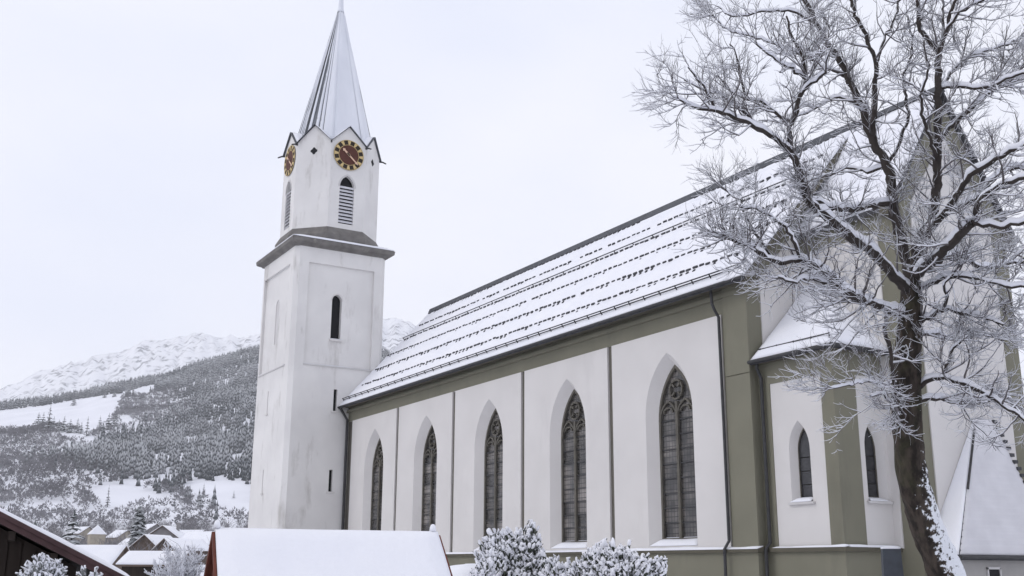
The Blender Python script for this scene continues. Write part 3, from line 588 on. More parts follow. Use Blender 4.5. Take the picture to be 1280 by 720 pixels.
for k in range(8):
    P = oct_P(k); m = MB(); card = k % 2 == 0
    if card:
        w, zb, zs, za = .56, 26.55, 29.35, 30.25; o1 = outline(0, w, zb, zs, za, 7)
        holed_panel(m, P, -bw, bw, BZ0, BZV, 0, w, zb, zs, za, 7); reveal(m, P, o1, 0, o1, .32)
        m.quad(P(-bw, BZV), P(bw, BZV), P(0, BZA))
    else:
        m.quad(P(-bw, BZ0), P(bw, BZ0), P(bw, BZV), P(0, BZA), P(-bw, BZV))
    m.build('belfry_wall', 'tower_plaster', church)
    # little gable roof running back into the spire
    m = MB(); ov = -.16
    for sg in (1, -1):
        a, b = P(sg*(bw+.10), BZV-.11, ov), P(0, BZA+.02, ov); c_, d = P(0, BZA+.02, 2.2), P(sg*(bw*.45), BZV+.33, 2.2)
        m.prism([a, b, c_, d], (0, 0, .055))
    gr_ = m.build('gablet_roof', 'ridge_metal', church)
    for sg in (1, -1):
        a, b = P(sg*(bw-.02), BZV+.02, .02), P(sg*.03, BZA+.07, .02); c_, d = P(sg*.03, BZA+.07, 1.5), P(sg*(bw*.55), BZV+.35, 1.5)
        snow_sheet('gablet_snow', a, b, c_, d, 6, 5, .10, gr_, k)
    if card and k in (0, 6, 2, 4):
        lv = MB(); lv.prism([P(x, z, .30) for x, z in o1], P(0, 0, .03)-P(0, 0, 0)); lw = lv.build('louvre_window', 'black', church)
        g = MB(); oo_ = outline(0, w+.13, zb, zs, za+.13, 7); reveal(g, P, oo_[1:-1], -.03, o1[1:-1], -.03, False); reveal(g, P, oo_[1:-1], -.03, oo_[1:-1], .02, False); g.build('surround', 'plaster_darker', lw)
        for i in range(11):
            z = zb+.08+i*.262; sl = MB(); sl.prism([P(-w+.01, z, .02), P(w-.01, z, .02), P(w-.01, z+.16, .12), P(-w+.01, z+.16, .12)], P(0, 0.04, .0)-P(0, 0, 0)); sl.build('slat', 'louvre', lw)
    if not card and k in (7, 1):
        g = MB(); zc = 32.05
        pts = []
        for q_ in range(4):
            for e in np.linspace(-.8, .8, 4): a = q_*math.pi/2+math.pi/4*0; cx_, cz_ = .16*math.cos(a), .16*math.sin(a); pts.append((cx_+.125*math.cos(a+e*1.9), zc+cz_+.125*math.sin(a+e*1.9)))
        g.prism([P(x, z, -.004) for x, z in pts], P(0, 0, .02)-P(0, 0, 0)); g.build('quatrefoil', 'black', church)
    # spout at the valley
    a = (k+.5)*math.pi/4; nd = V(math.cos(a), math.sin(a), 0); rr_ = OA/math.cos(math.pi/8); g = MB(); base = V(OX, OY, BZV-.10)+nd*(rr_-.1)
    g.tube([base, base+nd*.35+V(0, 0, -.02), base+nd*.62+V(0, 0, -.14)], [.07, .06, .05], 6); g.build('water_spout', 'dark_metal', church)
# clocks, twenty-two past ten
def clock(P, zc, rad):
    def disc(r0, r1, d, name, mat, par, n=48, th=.03):
        m = MB(); o = [(r1*math.cos(2*math.pi*i/n), zc+r1*math.sin(2*math.pi*i/n)) for i in range(n)]
        if r0 <= 0: m.prism([P(x, z, d) for x, z in o], P(0, 0, th)-P(0, 0, 0))
        else:
            q_ = [(r0*math.cos(2*math.pi*i/n), zc+r0*math.sin(2*math.pi*i/n)) for i in range(n)]
            reveal(m, P, o, d, q_, d); reveal(m, P, o, d, o, d+th); reveal(m, P, q_, d, q_, d+th)
        return m.build(name, mat, par)
    ck = disc(0, rad, -.06, 'clock', 'clock_black', church)
    disc(0, rad*.66, -.075, 'dial_centre', 'clock_red', ck); disc(rad*.97, rad, -.085, 'rim', 'gold', ck); disc(rad*.655, rad*.68, -.085, 'inner_rim', 'gold', ck, th=.02)
    for h in range(12):
        a = h*math.pi/6; m = MB(); w0, w1, r0, r1 = .06, .125, rad*.70, rad*.945
        def pp(r_, s_): return P(r_*math.sin(a)+s_*math.cos(a), zc+r_*math.cos(a)-s_*math.sin(a), -.09)
        m.prism([pp(r0, -w0), pp(r0, w0), pp(r1, w1), pp(r1, -w1)], P(0, 0, .025)-P(0, 0, 0)); m.build('hour_mark', 'gold', ck)
    for ang, ln, wd, tail in ((10.37/12*2*math.pi, .56*rad, .10, .12), (22/60*2*math.pi, .86*rad, .075, .2)):
        m = MB(); s_, c_ = math.sin(ang), math.cos(ang)
        def pp(r_, q_, d=-.13): return P(r_*s_+q_*c_, zc+r_*c_-q_*s_, d)
        m.prism([pp(-tail, -wd*.8), pp(-tail, wd*.8), pp(ln*.72, wd*.6), pp(ln*.76, wd*1.3), pp(ln, 0), pp(ln*.76, -wd*1.3), pp(ln*.72, -wd*.6)], P(0, 0, .02)-P(0, 0, 0)); m.build('hand', 'hand_gold', ck)
for k in (0, 6): clock(oct_P(k), 31.85, 1.17)
# spire
SPX, SPY = OX, -0.62
def sp_r(z): return 2.80*(45.9-z)/(45.9-34.0)+.03     # vertex radius
m = ring((SPX, SPY), [(sp_r(z)*math.cos(math.pi/8), z) for z in (33.0, 36, 39, 42, 45.4)], 8, math.pi/8); spire = m.build('spire', 'spire_metal', church)
for k in range(8):
    a0, a1 = math.pi/8+(k-1)*math.pi/4, math.pi/8+k*math.pi/4
    def sp(a_, z, l=0.0): return V(SPX+(sp_r(z)+l)*math.cos(a_), SPY+(sp_r(z)+l)*math.sin(a_), z)
    m = MB(); m.tube([sp(a1, 33.0, .03), sp(a1, 45.4, .02)], [.026, .016], 6); m.build('spire_hip', 'spire_snow' if k in (7, 0) else 'dark_metal', spire)
    # standing seams
    m = MB()
    for j in range(1, 6):
        f_ = j/6; bot = sp(a0, 33.2)*(1-f_)+sp(a1, 33.2)*f_; tf = 33.2+(45.2-33.2)*(1-abs(f_-.5)*1.1); top = sp(a0, tf)*(1-f_)+sp(a1, tf)*f_; nn = V(math.cos((a0+a1)/2), math.sin((a0+a1)/2), 0)
        m.bar(bot+nn*.01, top+nn*.01, .025, .035)
    m.build('seam', 'spire_metal', spire)
    # snow lying on the facet: closed on the weather side, in streaks on the lee side
    lee = k == 7 and 0
    if k in (0, 1, 2, 3): strips = [(0.004, .985)]
    elif k == 7: strips = [(.05, .15), (.30, .42), (.47, .60), (.63, .998)]
    elif k == 6: strips = [(.05, .17), (.28, .40), (.52, .60), (.70, .80)]
    else: strips = [(.1, .3), (.55, .65)]
    for (f0, f1) in strips:
        def fp(f_, z): return sp(a0, z)*(1-f_)+sp(a1, z)*f_
        zt_ = 45.0
        snow_sheet('spire_snow', fp(f0, 33.1), fp(f1, 33.1), fp(f1, zt_), fp(f0, zt_), 12 if f1-f0 > .3 else 3, 60, .07, spire, k*2.1+f0, amp=.9 if f1-f0 < .3 else .4, mat='spire_snow')
m = ring((SPX, SPY), [(.20, 45.0), (.25, 45.1), (.25, 45.22), (.20, 45.35), (.15, 46.4), (.11, 47.0)], 8, math.pi/8); m.build('spire_collar', 'spire_snow', church)
m = MB(); m.tube([V(SPX, SPY, 47.0), V(SPX, SPY, 47.1), V(SPX, SPY, 47.25), V(SPX, SPY, 47.45), V(SPX, SPY, 47.55)], [.08, .2, .26, .2, .05], 10); m.bar(V(SPX, SPY, 47.5), V(SPX, SPY, 49.2), .08); m.bar(V(SPX, SPY-.5, 48.6), V(SPX, SPY+.5, 48.6), .08); m.build('finial', 'gold', church)

# ------------------------------------------------------------------ numpy tubes for trees
def tubes(P, Rd, S=4, up_off=0.0):
    """P (N,K,3) centre lines, Rd (N,K) radii -> verts, quads"""
    N_, K, _ = P.shape; T = np.empty_like(P); T[:, 1:-1] = P[:, 2:]-P[:, :-2]; T[:, 0] = P[:, 1]-P[:, 0]; T[:, -1] = P[:, -1]-P[:, -2]
    T /= np.linalg.norm(T, axis=2, keepdims=True)+1e-9
    A = np.empty_like(P); ref = np.where(np.abs(T[:, 0, 2:3]) > 0.93, np.array([1.0, 0, 0]), np.array([0, 0, 1.0])); a = np.cross(T[:, 0], ref)
    for k in range(K):                                # carried along the branch so that the tube never twists
        a = a-(a*T[:, k]).sum(1, keepdims=True)*T[:, k]; a = a/(np.linalg.norm(a, axis=1, keepdims=True)+1e-9); A[:, k] = a
    B = np.cross(A, T)
    C = P.copy(); C[..., 2] += up_off*Rd
    w = np.arange(S)*2*np.pi/S
    Vv = C[:, :, None, :]+Rd[:, :, None, None]*(A[:, :, None, :]*np.cos(w)[None, None, :, None]+B[:, :, None, :]*np.sin(w)[None, None, :, None])
    idx = np.arange(N_*K*S).reshape(N_, K, S); i0 = idx[:, :-1, :]; i1 = np.roll(i0, -1, 2); j0 = idx[:, 1:, :]; j1 = np.roll(j0, -1, 2)
    return Vv.reshape(-1, 3), np.stack([i0, i1, j1, j0], -1).reshape(-1, 4)
def join(parts):
    vs, qs, o = [], [], 0
    for v, q in parts: vs.append(v); qs.append(q+o); o += len(v)
    return np.vstack(vs), np.vstack(qs)
def resample(pts, rad, step):
    pts = np.asarray(pts, float); rad = np.asarray(rad, float); n = len(pts)
    # Catmull-Rom through the points
    ext = np.vstack([2*pts[0]-pts[1], pts, 2*pts[-1]-pts[-2]]); o = []; ro = []
    for i in range(n-1):
        p0, p1, p2, p3 = ext[i:i+4]; L = np.linalg.norm(p2-p1); k = max(2, int(L/step))
        for t in np.linspace(0, 1, k, endpoint=False):
            o.append(.5*((2*p1)+(-p0+p2)*t+(2*p0-5*p1+4*p2-p3)*t*t+(-p0+3*p1-3*p2+p3)*t**3)); ro.append(rad[i]*(1-t)+rad[i+1]*t)
    o.append(pts[-1]); ro.append(rad[-1]); return np.array(o), np.array(ro)
def unit(v): return v/(np.linalg.norm(v, axis=-1, keepdims=True)+1e-9)
def grow(P, Rd, per_m, lens, K, ang, up, wig, rmax, rmin, tmin, rng, lscale=None):
    """children of the branches P (N,K0,3): random feet, angled off the parent, curling upwards"""
    N_, K0, _ = P.shape; seg = np.linalg.norm(np.diff(P, axis=1), axis=2).sum(1)
    cnt = rng.poisson(np.maximum(seg*per_m*(1-tmin), .25)); par = np.repeat(np.arange(N_), cnt); n = len(par)
    if n == 0: return None
    t = tmin+(1-tmin)*rng.random(n); f = t*(K0-1); i = np.minimum(f.astype(int), K0-2); u = (f-i)[:, None]
    foot = P[par, i]*(1-u)+P[par, i+1]*u; tan = unit(P[par, i+1]-P[par, i]); rp = Rd[par, i]*(1-u[:, 0])+Rd[par, i+1]*u[:, 0]
    rv = rng.normal(size=(n, 3)); perp = unit(rv-(rv*tan).sum(1, keepdims=True)*tan)
    a = np.radians(rng.uniform(ang[0], ang[1], n))[:, None]; d = unit(tan*np.cos(a)+perp*np.sin(a)+np.array([0, 0, up*.5]))
    ln = rng.uniform(lens[0], lens[1], n)*(1-.45*t)
    if lscale is not None: ln = ln*lscale[par]
    pts = [foot]; st = (ln/(K-1))[:, None]; cur = foot
    for k in range(K-1):
        d = unit(d+rng.normal(size=(n, 3))*wig+np.array([0, 0, up])); cur = cur+d*st; pts.append(cur)
    Pn = np.stack(pts, 1); r0 = np.minimum(rp*.72, rmax); r0 = np.maximum(r0, rmin); Rn = r0[:, None]*np.linspace(1, .45, K)[None]; Rn = np.maximum(Rn, rmin*.8)
    return Pn, Rn

# ------------------------------------------------------------------ the big bare tree
D0 = 24.0; PXM = D0/FPX
def limb(pts, r0, r1):
    out_ = []; dd = 0.0
    for p in pts:
        dd = p[2] if len(p) > 2 else dd; out_.append(tuple(at(p[0], p[1], D0+dd)))
    n = len(pts); return np.array(out_), np.linspace(r0, r1, n)*PXM*.76
TREE = thing('snowy_tree', 'tall bare tree with curved trunk and snow laden branches beside the church', 'tree', tuple(at(1222, 800, D0)))
trunk = limb([(1212, 830, 0), (1184, 722, 0), (1162, 667, 0), (1142, 602, 0), (1136, 560, 0), (1133, 511, 0), (1134, 460, 0), (1137, 413, 0), (1140, 352, 0)], 20, 13)
trunk = (trunk[0], np.array([28, 22, 20, 18.6, 18, 17.6, 16.6, 15, 12.0])*PXM)
LIMBS = [
 ([(1138, 368, 0), (1118, 345, -.4), (1090, 314, -.8), (1066, 298, -1.1), (1040, 277, -1.4), (1010, 248, -1.7), (1000, 215, -1.9), (988, 190, -2.0)], 8.5, 5),
 ([(988, 190, -2.0), (970, 174, -2.1), (950, 161, -2.2), (925, 150, -2.4), (897, 140, -2.6), (872, 136, -2.8), (855, 127, -3), (842, 122, -3.1)], 4, 1.2),
 ([(897, 140, -2.6), (885, 118, -2.7), (873, 100, -2.8), (860, 84, -2.9)], 2.6, 1),
 ([(950, 161, -2.2), (930, 140, -2.0), (905, 120, -1.8), (880, 112, -1.7), (855, 100, -1.6)], 2.6, 1),
 ([(988, 190, -2), (989, 170, -1.9), (988, 155, -1.8), (978, 146, -1.7), (957, 131, -1.5), (935, 124, -1.3), (912, 112, -1.1), (897, 94, -1)], 4, 1.2),
 ([(935, 124, -1.3), (925, 100, -1.2), (922, 75, -1.1), (912, 55, -1)], 2.4, 1),
 ([(989, 155, -1.8), (995, 140, -1.9), (1001, 120, -2), (1006, 98, -2.1), (1002, 70, -2.2), (990, 45, -2.3), (983, 20, -2.4)], 3.6, 1.3),
 ([(1001, 120, -2), (1014, 104, -2.3), (1030, 92, -2.6), (1036, 68, -2.9)], 2.6, 1),
 ([(1006, 98, -2.1), (985, 82, -2.3), (965, 72, -2.5), (945, 55, -2.7)], 2.4, 1),
 ([(1116, 252, .5), (1090, 256, 0), (1060, 262, -.6), (1035, 259, -1.1), (1010, 249, -1.6)], 5, 4),
 ([(1133, 395, 0), (1099, 382, -.8), (1062, 366, -1.5), (1043, 350, -1.8), (1027, 339, -2.0), (999, 326, -2.3), (971, 328, -2.6), (952, 317, -2.8), (927, 303, -3.0), (912, 298, -3.1), (898, 294, -3.2)], 6.5, 1.6),
 ([(971, 328, -2.6), (950, 300, -2.4), (935, 275, -2.3), (925, 250, -2.2), (905, 235, -2.1)], 2.6, 1),
 ([(999, 326, -2.3), (992, 300, -2.6), (975, 280, -2.8), (950, 262, -3), (925, 258, -3.2)], 2.6, 1),
 ([(1099, 382, -.8), (1063, 371, -1.5), (1049, 358, -1.8), (1015, 349, -2.3), (990, 353, -2.7), (972, 346, -3)], 4.2, 1.2),
 ([(1140, 362, 0), (1130, 315, .3), (1118, 262, .5), (1109, 207, .7), (1092, 180, .8), (1076, 132, .9), (1060, 97, 1), (1046, 72, 1), (1022, 32, 1.1), (1005, -5, 1.2), (990, -40, 1.3)], 10, 3),
 ([(1091, 178, .8), (1093, 120, .5), (1095, 80, .3), (1078, 38, .2), (1063, 0, 0), (1055, -40, 0)], 4.8, 2.2),
 ([(1095, 80, .3), (1105, 50, .6), (1120, 20, .8), (1130, -20, 1)], 2.6, 1.5),
 ([(1060, 97, 1), (1035, 85, 1.3), (1010, 72, 1.6), (975, 58, 1.9), (940, 45, 2.2), (910, 38, 2.4), (890, 18, 2.5)], 3, 1),
 ([(1022, 32, 1.1), (990, 14, 1.3), (950, 16, 1.4), (915, 20, 1.5), (897, 8, 1.6)], 2.4, 1),
 ([(1076, 132, .9), (1050, 122, 1.3), (1030, 128, 1.6), (1008, 142, 1.9), (985, 150, 2.1)], 2.6, 1),
 ([(1109, 207, .7), (1085, 215, 1.2), (1060, 210, 1.6), (1035, 220, 2), (1010, 215, 2.3)], 3, 1),
 ([(1109, 207, .7), (1125, 175, .9), (1135, 140, 1.1), (1130, 100, 1.3), (1140, 60, 1.4), (1135, 20, 1.5)], 3.4, 1.4),
 ([(1141, 358, 0), (1149, 300, -.1), (1167, 268, -.2), (1171, 230, -.2), (1171, 180, -.2), (1172, 120, -.1), (1173, 72, 0), (1165, 56, 0), (1152, 42, .1), (1147, 0, .2), (1145, -40, .3)], 9, 2.8),
 ([(1173, 72, 0), (1182, 40, -.2), (1192, 10, -.4), (1203, -25, -.6)], 3.6, 2),
 ([(1173, 112, 0), (1200, 110, -.3), (1225, 110, -.6), (1250, 103, -.9), (1280, 92, -1.2), (1320, 82, -1.5)], 3, 1.6),
 ([(1174, 174, -.2), (1196, 150, -.1), (1225, 126, .1), (1250, 108, .3), (1285, 98, .6), (1330, 88, .9)], 4.8, 2),
 ([(1175, 110, 0), (1193, 86, .3), (1210, 72, .6), (1240, 62, 1), (1270, 50, 1.3), (1310, 28, 1.6)], 3, 1.4),
 ([(1173, 72, 0), (1180, 30, .5), (1178, -15, 1)], 2.6, 1.6),
 ([(1182, 40, -.2), (1200, 15, -.5), (1230, 0, -.8), (1255, -22, -1)], 2.2, 1.2),
 ([(1171, 200, -.2), (1158, 160, -.6), (1150, 125, -1), (1160, 90, -1.3), (1155, 50, -1.6)], 3, 1.2),
 ([(1145, 342, -.2), (1165, 326, -.9), (1182, 312, -1.4), (1200, 293, -1.8), (1217, 278, -2.1)], 8, 6),
 ([(1217, 278, -2.1), (1221, 260, -2.2), (1234, 241, -2.4), (1258, 229, -2.7), (1285, 222, -3), (1330, 214, -3.4)], 4.6, 2.4),
 ([(1217, 278, -2.1), (1230, 281, -2.3), (1250, 283, -2.6), (1285, 276, -3), (1330, 268, -3.5)], 4, 2.4),
 ([(1150, 300, -.1), (1180, 268, -.6), (1200, 239, -1), (1213, 220, -1.3), (1240, 203, -1.7), (1280, 182, -2.2), (1320, 168, -2.6)], 5.6, 2.8),
 ([(1180, 269, -.6), (1205, 256, -.3), (1225, 245, 0), (1232, 231, .2), (1254, 214, .5), (1285, 207, .9), (1330, 202, 1.3)], 5, 2.8),
 ([(1147, 346, -.1), (1170, 330, .3), (1195, 316, .7), (1219, 331, 1.1), (1237, 335, 1.3), (1259, 331, 1.6), (1300, 324, 2)], 4.6, 2.4),
 ([(1147, 362, 0), (1175, 350, -.5), (1195, 346, -.9), (1220, 348, -1.3), (1245, 355, -1.7), (1300, 362, -2.2)], 3.6, 2),
 ([(1145, 404, 0), (1165, 396, -.3), (1179, 387, -.6), (1200, 391, -.9), (1225, 396, -1.2), (1255, 406, -1.6)], 5, 1.5),
 ([(1179, 387, -.6), (1183, 371, -.8), (1179, 358, -1), (1192, 342, -1.2)], 3, 1.2),
 ([(1145, 420, 0), (1165, 417, .4), (1182, 421, .8), (1200, 426, 1.1), (1225, 420, 1.5), (1255, 425, 2)], 3.6, 1.2),
 ([(1143, 486, 0), (1160, 476, -.3), (1176, 472, -.6), (1213, 483, -1.2), (1243, 499, -1.7), (1268, 517, -2.1), (1310, 540, -2.7)], 4.6, 2.4),
 ([(1176, 472, -.6), (1186, 452, -.7), (1189, 440, -.8), (1203, 425, -1)], 3.6, 1.4),
 ([(1145, 501, 0), (1176, 499, .2), (1210, 506, .5), (1237, 500, .8), (1256, 496, 1.1), (1277, 520, 1.4), (1300, 532, 1.7)], 3.6, 1.8),
 ([(1108, 384, -.7), (1106, 412, -.9), (1113, 445, -1), (1118, 480, -.9), (1122, 510, -.8)], 3.6, 2.2),
 ([(1120, 478, -.3), (1104, 482, -.8), (1085, 478, -1.2), (1062, 482, -1.6), (1038, 486, -1.9)], 1.5, .8),
 ([(1124, 520, -.3), (1112, 502, -.6), (1100, 492, -.9), (1088, 496, -1.2)], 1.8, .8),
 ([(1258, 330, 1.6), (1290, 300, 2), (1310, 260, 2.4), (1325, 210, 2.7)], 3, 1.6),
 ([(1203, -25, -.6), (1215, -70, -.9), (1235, -120, -1.1)], 2, 1), ([(1145, -40, .3), (1150, -90, .4), (1140, -140, .5)], 2.8, 1.2), ([(990, -40, 1.3), (975, -80, 1.4), (970, -120, 1.5)], 2.8, 1.2), ([(1055, -40, 0), (1060, -90, 0), (1075, -130, 0)], 2.2, 1),
]
rng = np.random.default_rng(5)
def tree_from(trunk, limbs, TREE, rng, dens=1.0):
    tp, tr = resample(*trunk, .08); v, q = tubes(tp[None], tr[None], 26)
    vv = v.reshape(len(tp), 26, 3); ctr = tp[:, None]; f_ = np.array([[.10*fbm(x*5, y*5, z*1.6)+.05*fbm(x*14, y*14, z*4) for x, y, z in row] for row in vv]); v = (ctr+(vv-ctr)*(1+f_[..., None])).reshape(-1, 3)
    link('trunk', np_mesh('trunk', v, q), 'bark', TREE, True)
    gnar = lambda n: rng.normal(size=(n, 3))*.018
    lim = []
    for l in limbs:
        p, r = limb(*l); p, r = resample(p, r, .12); p[1:-1] += gnar(len(p)-2); lim.append((p, r))
        v, q = tubes(p[None], r[None]*(1+.06*rng.normal(size=r.shape))[None], 8); lb = link('limb', np_mesh('limb', v, q), 'limb', TREE, True)
        # a ridge of snow along the upper side where the limb is not too steep
        t = unit(np.gradient(p, axis=0)); flat = np.clip(1.38-np.abs(t[:, 2])*1.2, 0, 1); flat = np.convolve(flat, np.ones(3)/3, 'same')
        nzv = np.array([mnoise.noise(Vector((a*2.3, b*2.3, c*2.3))) for a, b, c in p]); k = np.clip(flat*(1.0+.6*nzv), 0.0, 1.15)
        rs = (r*.96+.022)*k+.001; ps = p.copy(); ps[:, 2] += r*.85+.030*k-(1-np.minimum(k, 1))*r*1.1
        v, q = tubes(ps[None], rs[None], 6); link('limb_snow', np_mesh('limb_snow', v, q), 'snow', lb, True)
    # resample every limb to the same number of points for the twig generator
    K0 = 24; Pl = np.zeros((len(lim), K0, 3)); Rl = np.zeros((len(lim), K0))
    for i, (p, r) in enumerate(lim):
        s_ = np.linspace(0, len(p)-1, K0)
        for c in range(3): Pl[i, :, c] = np.interp(s_, np.arange(len(p)), p[:, c])
        Rl[i] = np.interp(s_, np.arange(len(p)), r)
    B1 = grow(Pl, Rl, 4.8*dens, (.7, 1.9), 9, (35, 75), .07, .16, .030, .012, .10, rng)
    B1t = grow(Pl[:, -3:], Rl[:, -3:], 16*dens, (.6, 1.3), 9, (5, 40), .04, .14, .024, .012, .3, rng)
    P1 = np.vstack([B1[0], B1t[0]]); R1 = np.vstack([B1[1], B1t[1]])
    P2, R2 = grow(P1, R1, 7.0*dens, (.35, .9), 7, (28, 62), .08, .15, .010, .0060, .12, rng)
    P3, R3 = grow(P2, R2, 11.0*dens, (.18, .50), 5, (22, 55), .09, .15, .0062, .0040, .10, rng)
    tp_ = lambda R_, e: R_*np.linspace(1, e, R_.shape[1])[None]
    R1, R2, R3 = tp_(R1*.9, .6), tp_(R2, .65), tp_(R3, .45)
    for nm, (P, R_, S) in {'branch_twigs': (P1, R1, 5), 'side_twigs': (P2, R2, 4), 'fine_twigs': (P3, R3, 3)}.items():
        v, q = tubes(P, R_, S); o = link(nm, np_mesh(nm, v, q), 'twig', TREE, True, False); tag(o, kind='stuff')
    def flatk(P): t = unit(np.gradient(P, axis=1)); return np.clip(1.2-np.abs(t[..., 2])*1.2, 0.05, 1)
    parts = []
    for P, R_, a, b in ((P1, R1, .85, .004), (P2, R2, .95, .0035), (P3, R3, 1.0, .003)):
        k = flatk(P)*(.5+.6*rng.random(R_.shape)); Ps = P.copy(); Ps[..., 2] += R_*.85+.004; parts.append(tubes(Ps, (R_*a+b*2.4*np.linspace(1, .5, R_.shape[1])[None])*k, 4 if P is P1 else 3))
    v, q = join(parts); o = link('twig_snow', np_mesh('twig_snow', v, q), 'snow', TREE, True, False); tag(o, kind='stuff')
    print('twigs', len(P1), len(P2), len(P3), len(q))
tree_from(trunk, LIMBS, TREE, rng)

# ------------------------------------------------------------------ the wooded hill
def px_np(X, Y, Z):
    dx, dy, dz = X-CAM.x, Y-CAM.y, Z-CAM.z; w = dx*FW.x+dy*FW.y+dz*FW.z
    return 640+FPX*(dx*RT.x+dy*RT.y+dz*RT.z)/w, 360-FPX*(dx*UP.x+dy*UP.y+dz*UP.z)/w
def inside(poly, x, y):
    r_ = np.zeros(x.shape, bool); n = len(poly)
    for i in range(n):
        (x0, y0), (x1, y1) = poly[i], poly[(i+1) % n]
        c = ((y0 > y) != (y1 > y)) & (x < (x1-x0)*(y-y0)/(y1-y0+1e-9)+x0); r_ ^= c
    return r_
MEADOWS = [
 [(-60, 516), (0, 513), (50, 508), (100, 499), (150, 491), (192, 481), (194, 487), (181, 495), (157, 494), (149, 502), (145, 516), (140, 527), (122, 532), (110, 546), (96, 538), (60, 531), (45, 535), (0, 538), (-60, 540)],
 [(147, 522), (160, 521), (172, 531), (150, 534)], [(62, 538), (95, 541), (130, 552), (120, 556), (85, 552)],
 [(112, 616), (120, 608), (135, 605), (165, 611), (200, 617), (220, 630), (215, 636), (165, 634), (150, 644), (125, 640), (113, 628)],
 [(224, 610), (237, 602), (241, 597), (268, 602), (272, 594), (290, 601), (315, 609), (318, 645), (285, 645), (268, 632), (245, 627), (230, 620)],
 [(262, 505), (300, 512), (302, 518), (266, 512)], [(255, 532), (298, 540), (296, 545), (258, 538)], [(285, 570), (305, 566), (308, 580), (292, 582)], [(180, 570), (205, 566), (208, 571), (184, 575)], [(228, 548), (246, 546), (248, 556), (232, 558)],
 [(5, 612), (22, 609), (24, 614), (6, 618)], [(12, 580), (24, 578), (24, 584), (14, 586)],
]
def forest():
    rng = np.random.default_rng(3); n = 46000
    az0, az1 = pix_az_el(560, 600)[0], pix_az_el(-170, 600)[0]+0
    az1 = az1 if az1 > 0 else az1+2*np.pi
    az = rng.uniform(az0, az1, n); r = np.sqrt(rng.uniform(620**2, 2750**2, n))
    X = CAM.x+r*np.cos(az); Y = CAM.y+r*np.sin(az); Z = terrain_z(X, Y); px, py = px_np(X, Y, Z)
    keep = np.ones(n, bool)
    for M in MEADOWS: keep &= ~inside(M, px, py)
    gap = np.sin(X*.021+1.3)*np.sin(Y*.027-X*.006)+.5*np.sin(X*.051+Y*.043)
    con = (np.sin(X*.0041+.7)*np.sin(Y*.0062+.3)*1.3+.30*rng.normal(size=n)+(px-205)/120) > 0.25   # more conifers to the right
    con |= r > 2250
    keep &= ~((gap > .72) & (rng.random(n) < .85))
    keep &= rng.random(n) < np.where(r < 900, .45, .95)
    keep &= (px < 345) | ((px > 440) & (px < 560)) | (px < -40)
    h = rng.uniform(8, 19, n)*np.where(con, 1, .62)*np.where(r < 900, .75, 1)
    # conifers: two ragged cones
    def build(sel, kind):
        x, y, z, hh = X[sel], Y[sel], Z[sel]-.6, h[sel]; m = len(x)
        if kind == 'c':
            S = 7; tiers = [(.04, .60, .15), (.34, .82, .11), (.62, 1.0, .065)]; vs, ts, o = [], [], 0
            for (b, t, w) in tiers:
                a = rng.uniform(0, 6.28, m)[:, None]+np.arange(S)[None]*2*np.pi/S; rad = hh[:, None]*w*rng.uniform(.65, 1.3, (m, S))
                ringv = np.stack([x[:, None]+rad*np.cos(a), y[:, None]+rad*np.sin(a), (z+hh*b)[:, None]+hh[:, None]*rng.uniform(-.06, .05, (m, S))], -1)
                top = np.stack([x, y, z+hh*t], -1)[:, None]; vv = np.concatenate([ringv, top], 1).reshape(-1, 3)
                base = o+np.arange(m)[:, None]*(S+1); k = np.arange(S)[None]; ts.append(np.stack([base+k, base+(k+1) % S, np.broadcast_to(base+S, (m, S))], -1).reshape(-1, 3)); vs.append(vv); o += len(vv)
            return np.vstack(vs), np.vstack(ts)
        S = 22; u = rng.normal(size=(m, S, 3)); u /= np.linalg.norm(u, axis=2, keepdims=True); u[..., 2] = np.abs(u[..., 2])*1.1-.25
        sc_ = rng.uniform(.55, 1.0, (m, S, 1)); c = np.stack([x, y, z+hh*.5], -1)[:, None]+u*sc_*np.stack([hh*.33, hh*.33, hh*.42], -1)[:, None]
        d1 = rng.normal(size=(m, S, 3))*hh[:, None, None]*.040; up = u*hh[:, None, None]*.20+np.array([0, 0, .08])*hh[:, None, None]
        tri = np.stack([c-d1, c+d1, c+up], 2).reshape(-1, 3); return tri, np.arange(len(tri)).reshape(-1, 3)
    v, t = build(keep & con, 'c'); tag(link('conifer_wood', np_mesh('conifer_wood', v, None, t), 'far_conifer', None, False, False), 'dense frosted conifer wood covering the hillside', 'wood', None, 'stuff')
    v, t = build(keep & ~con, 'b'); tag(link('bare_wood', np_mesh('bare_wood', v, None, t), 'far_bare', None, False, False), 'pale leafless wood on the lower hillside', 'wood', None, 'stuff')
forest()
def ground_at(px, py):                                # where the hillside shows at this pixel
    d = FW+RT*((px-640)/FPX)+UP*((360-py)/FPX); hd = V(d.x, d.y, 0).normalized(); r_ = np.linspace(60, 2700, 2641)
    X, Y = CAM.x+hd.x*r_, CAM.y+hd.y*r_; Z = terrain_z(X, Y); _, yy = px_np(X, Y, Z); i = np.argmax(yy <= py) if (yy <= py).any() else len(r_)-1
    return V(X[i], Y[i], Z[i]), r_[i]
def polar(px, r_):
    d = FW+RT*((px-640)/FPX)+UP*((360-690)/FPX); hd = V(d.x, d.y, 0).normalized(); x, y = CAM.x+hd.x*r_, CAM.y+hd.y*r_
    return V(x, y, float(terrain_z(x, y)))
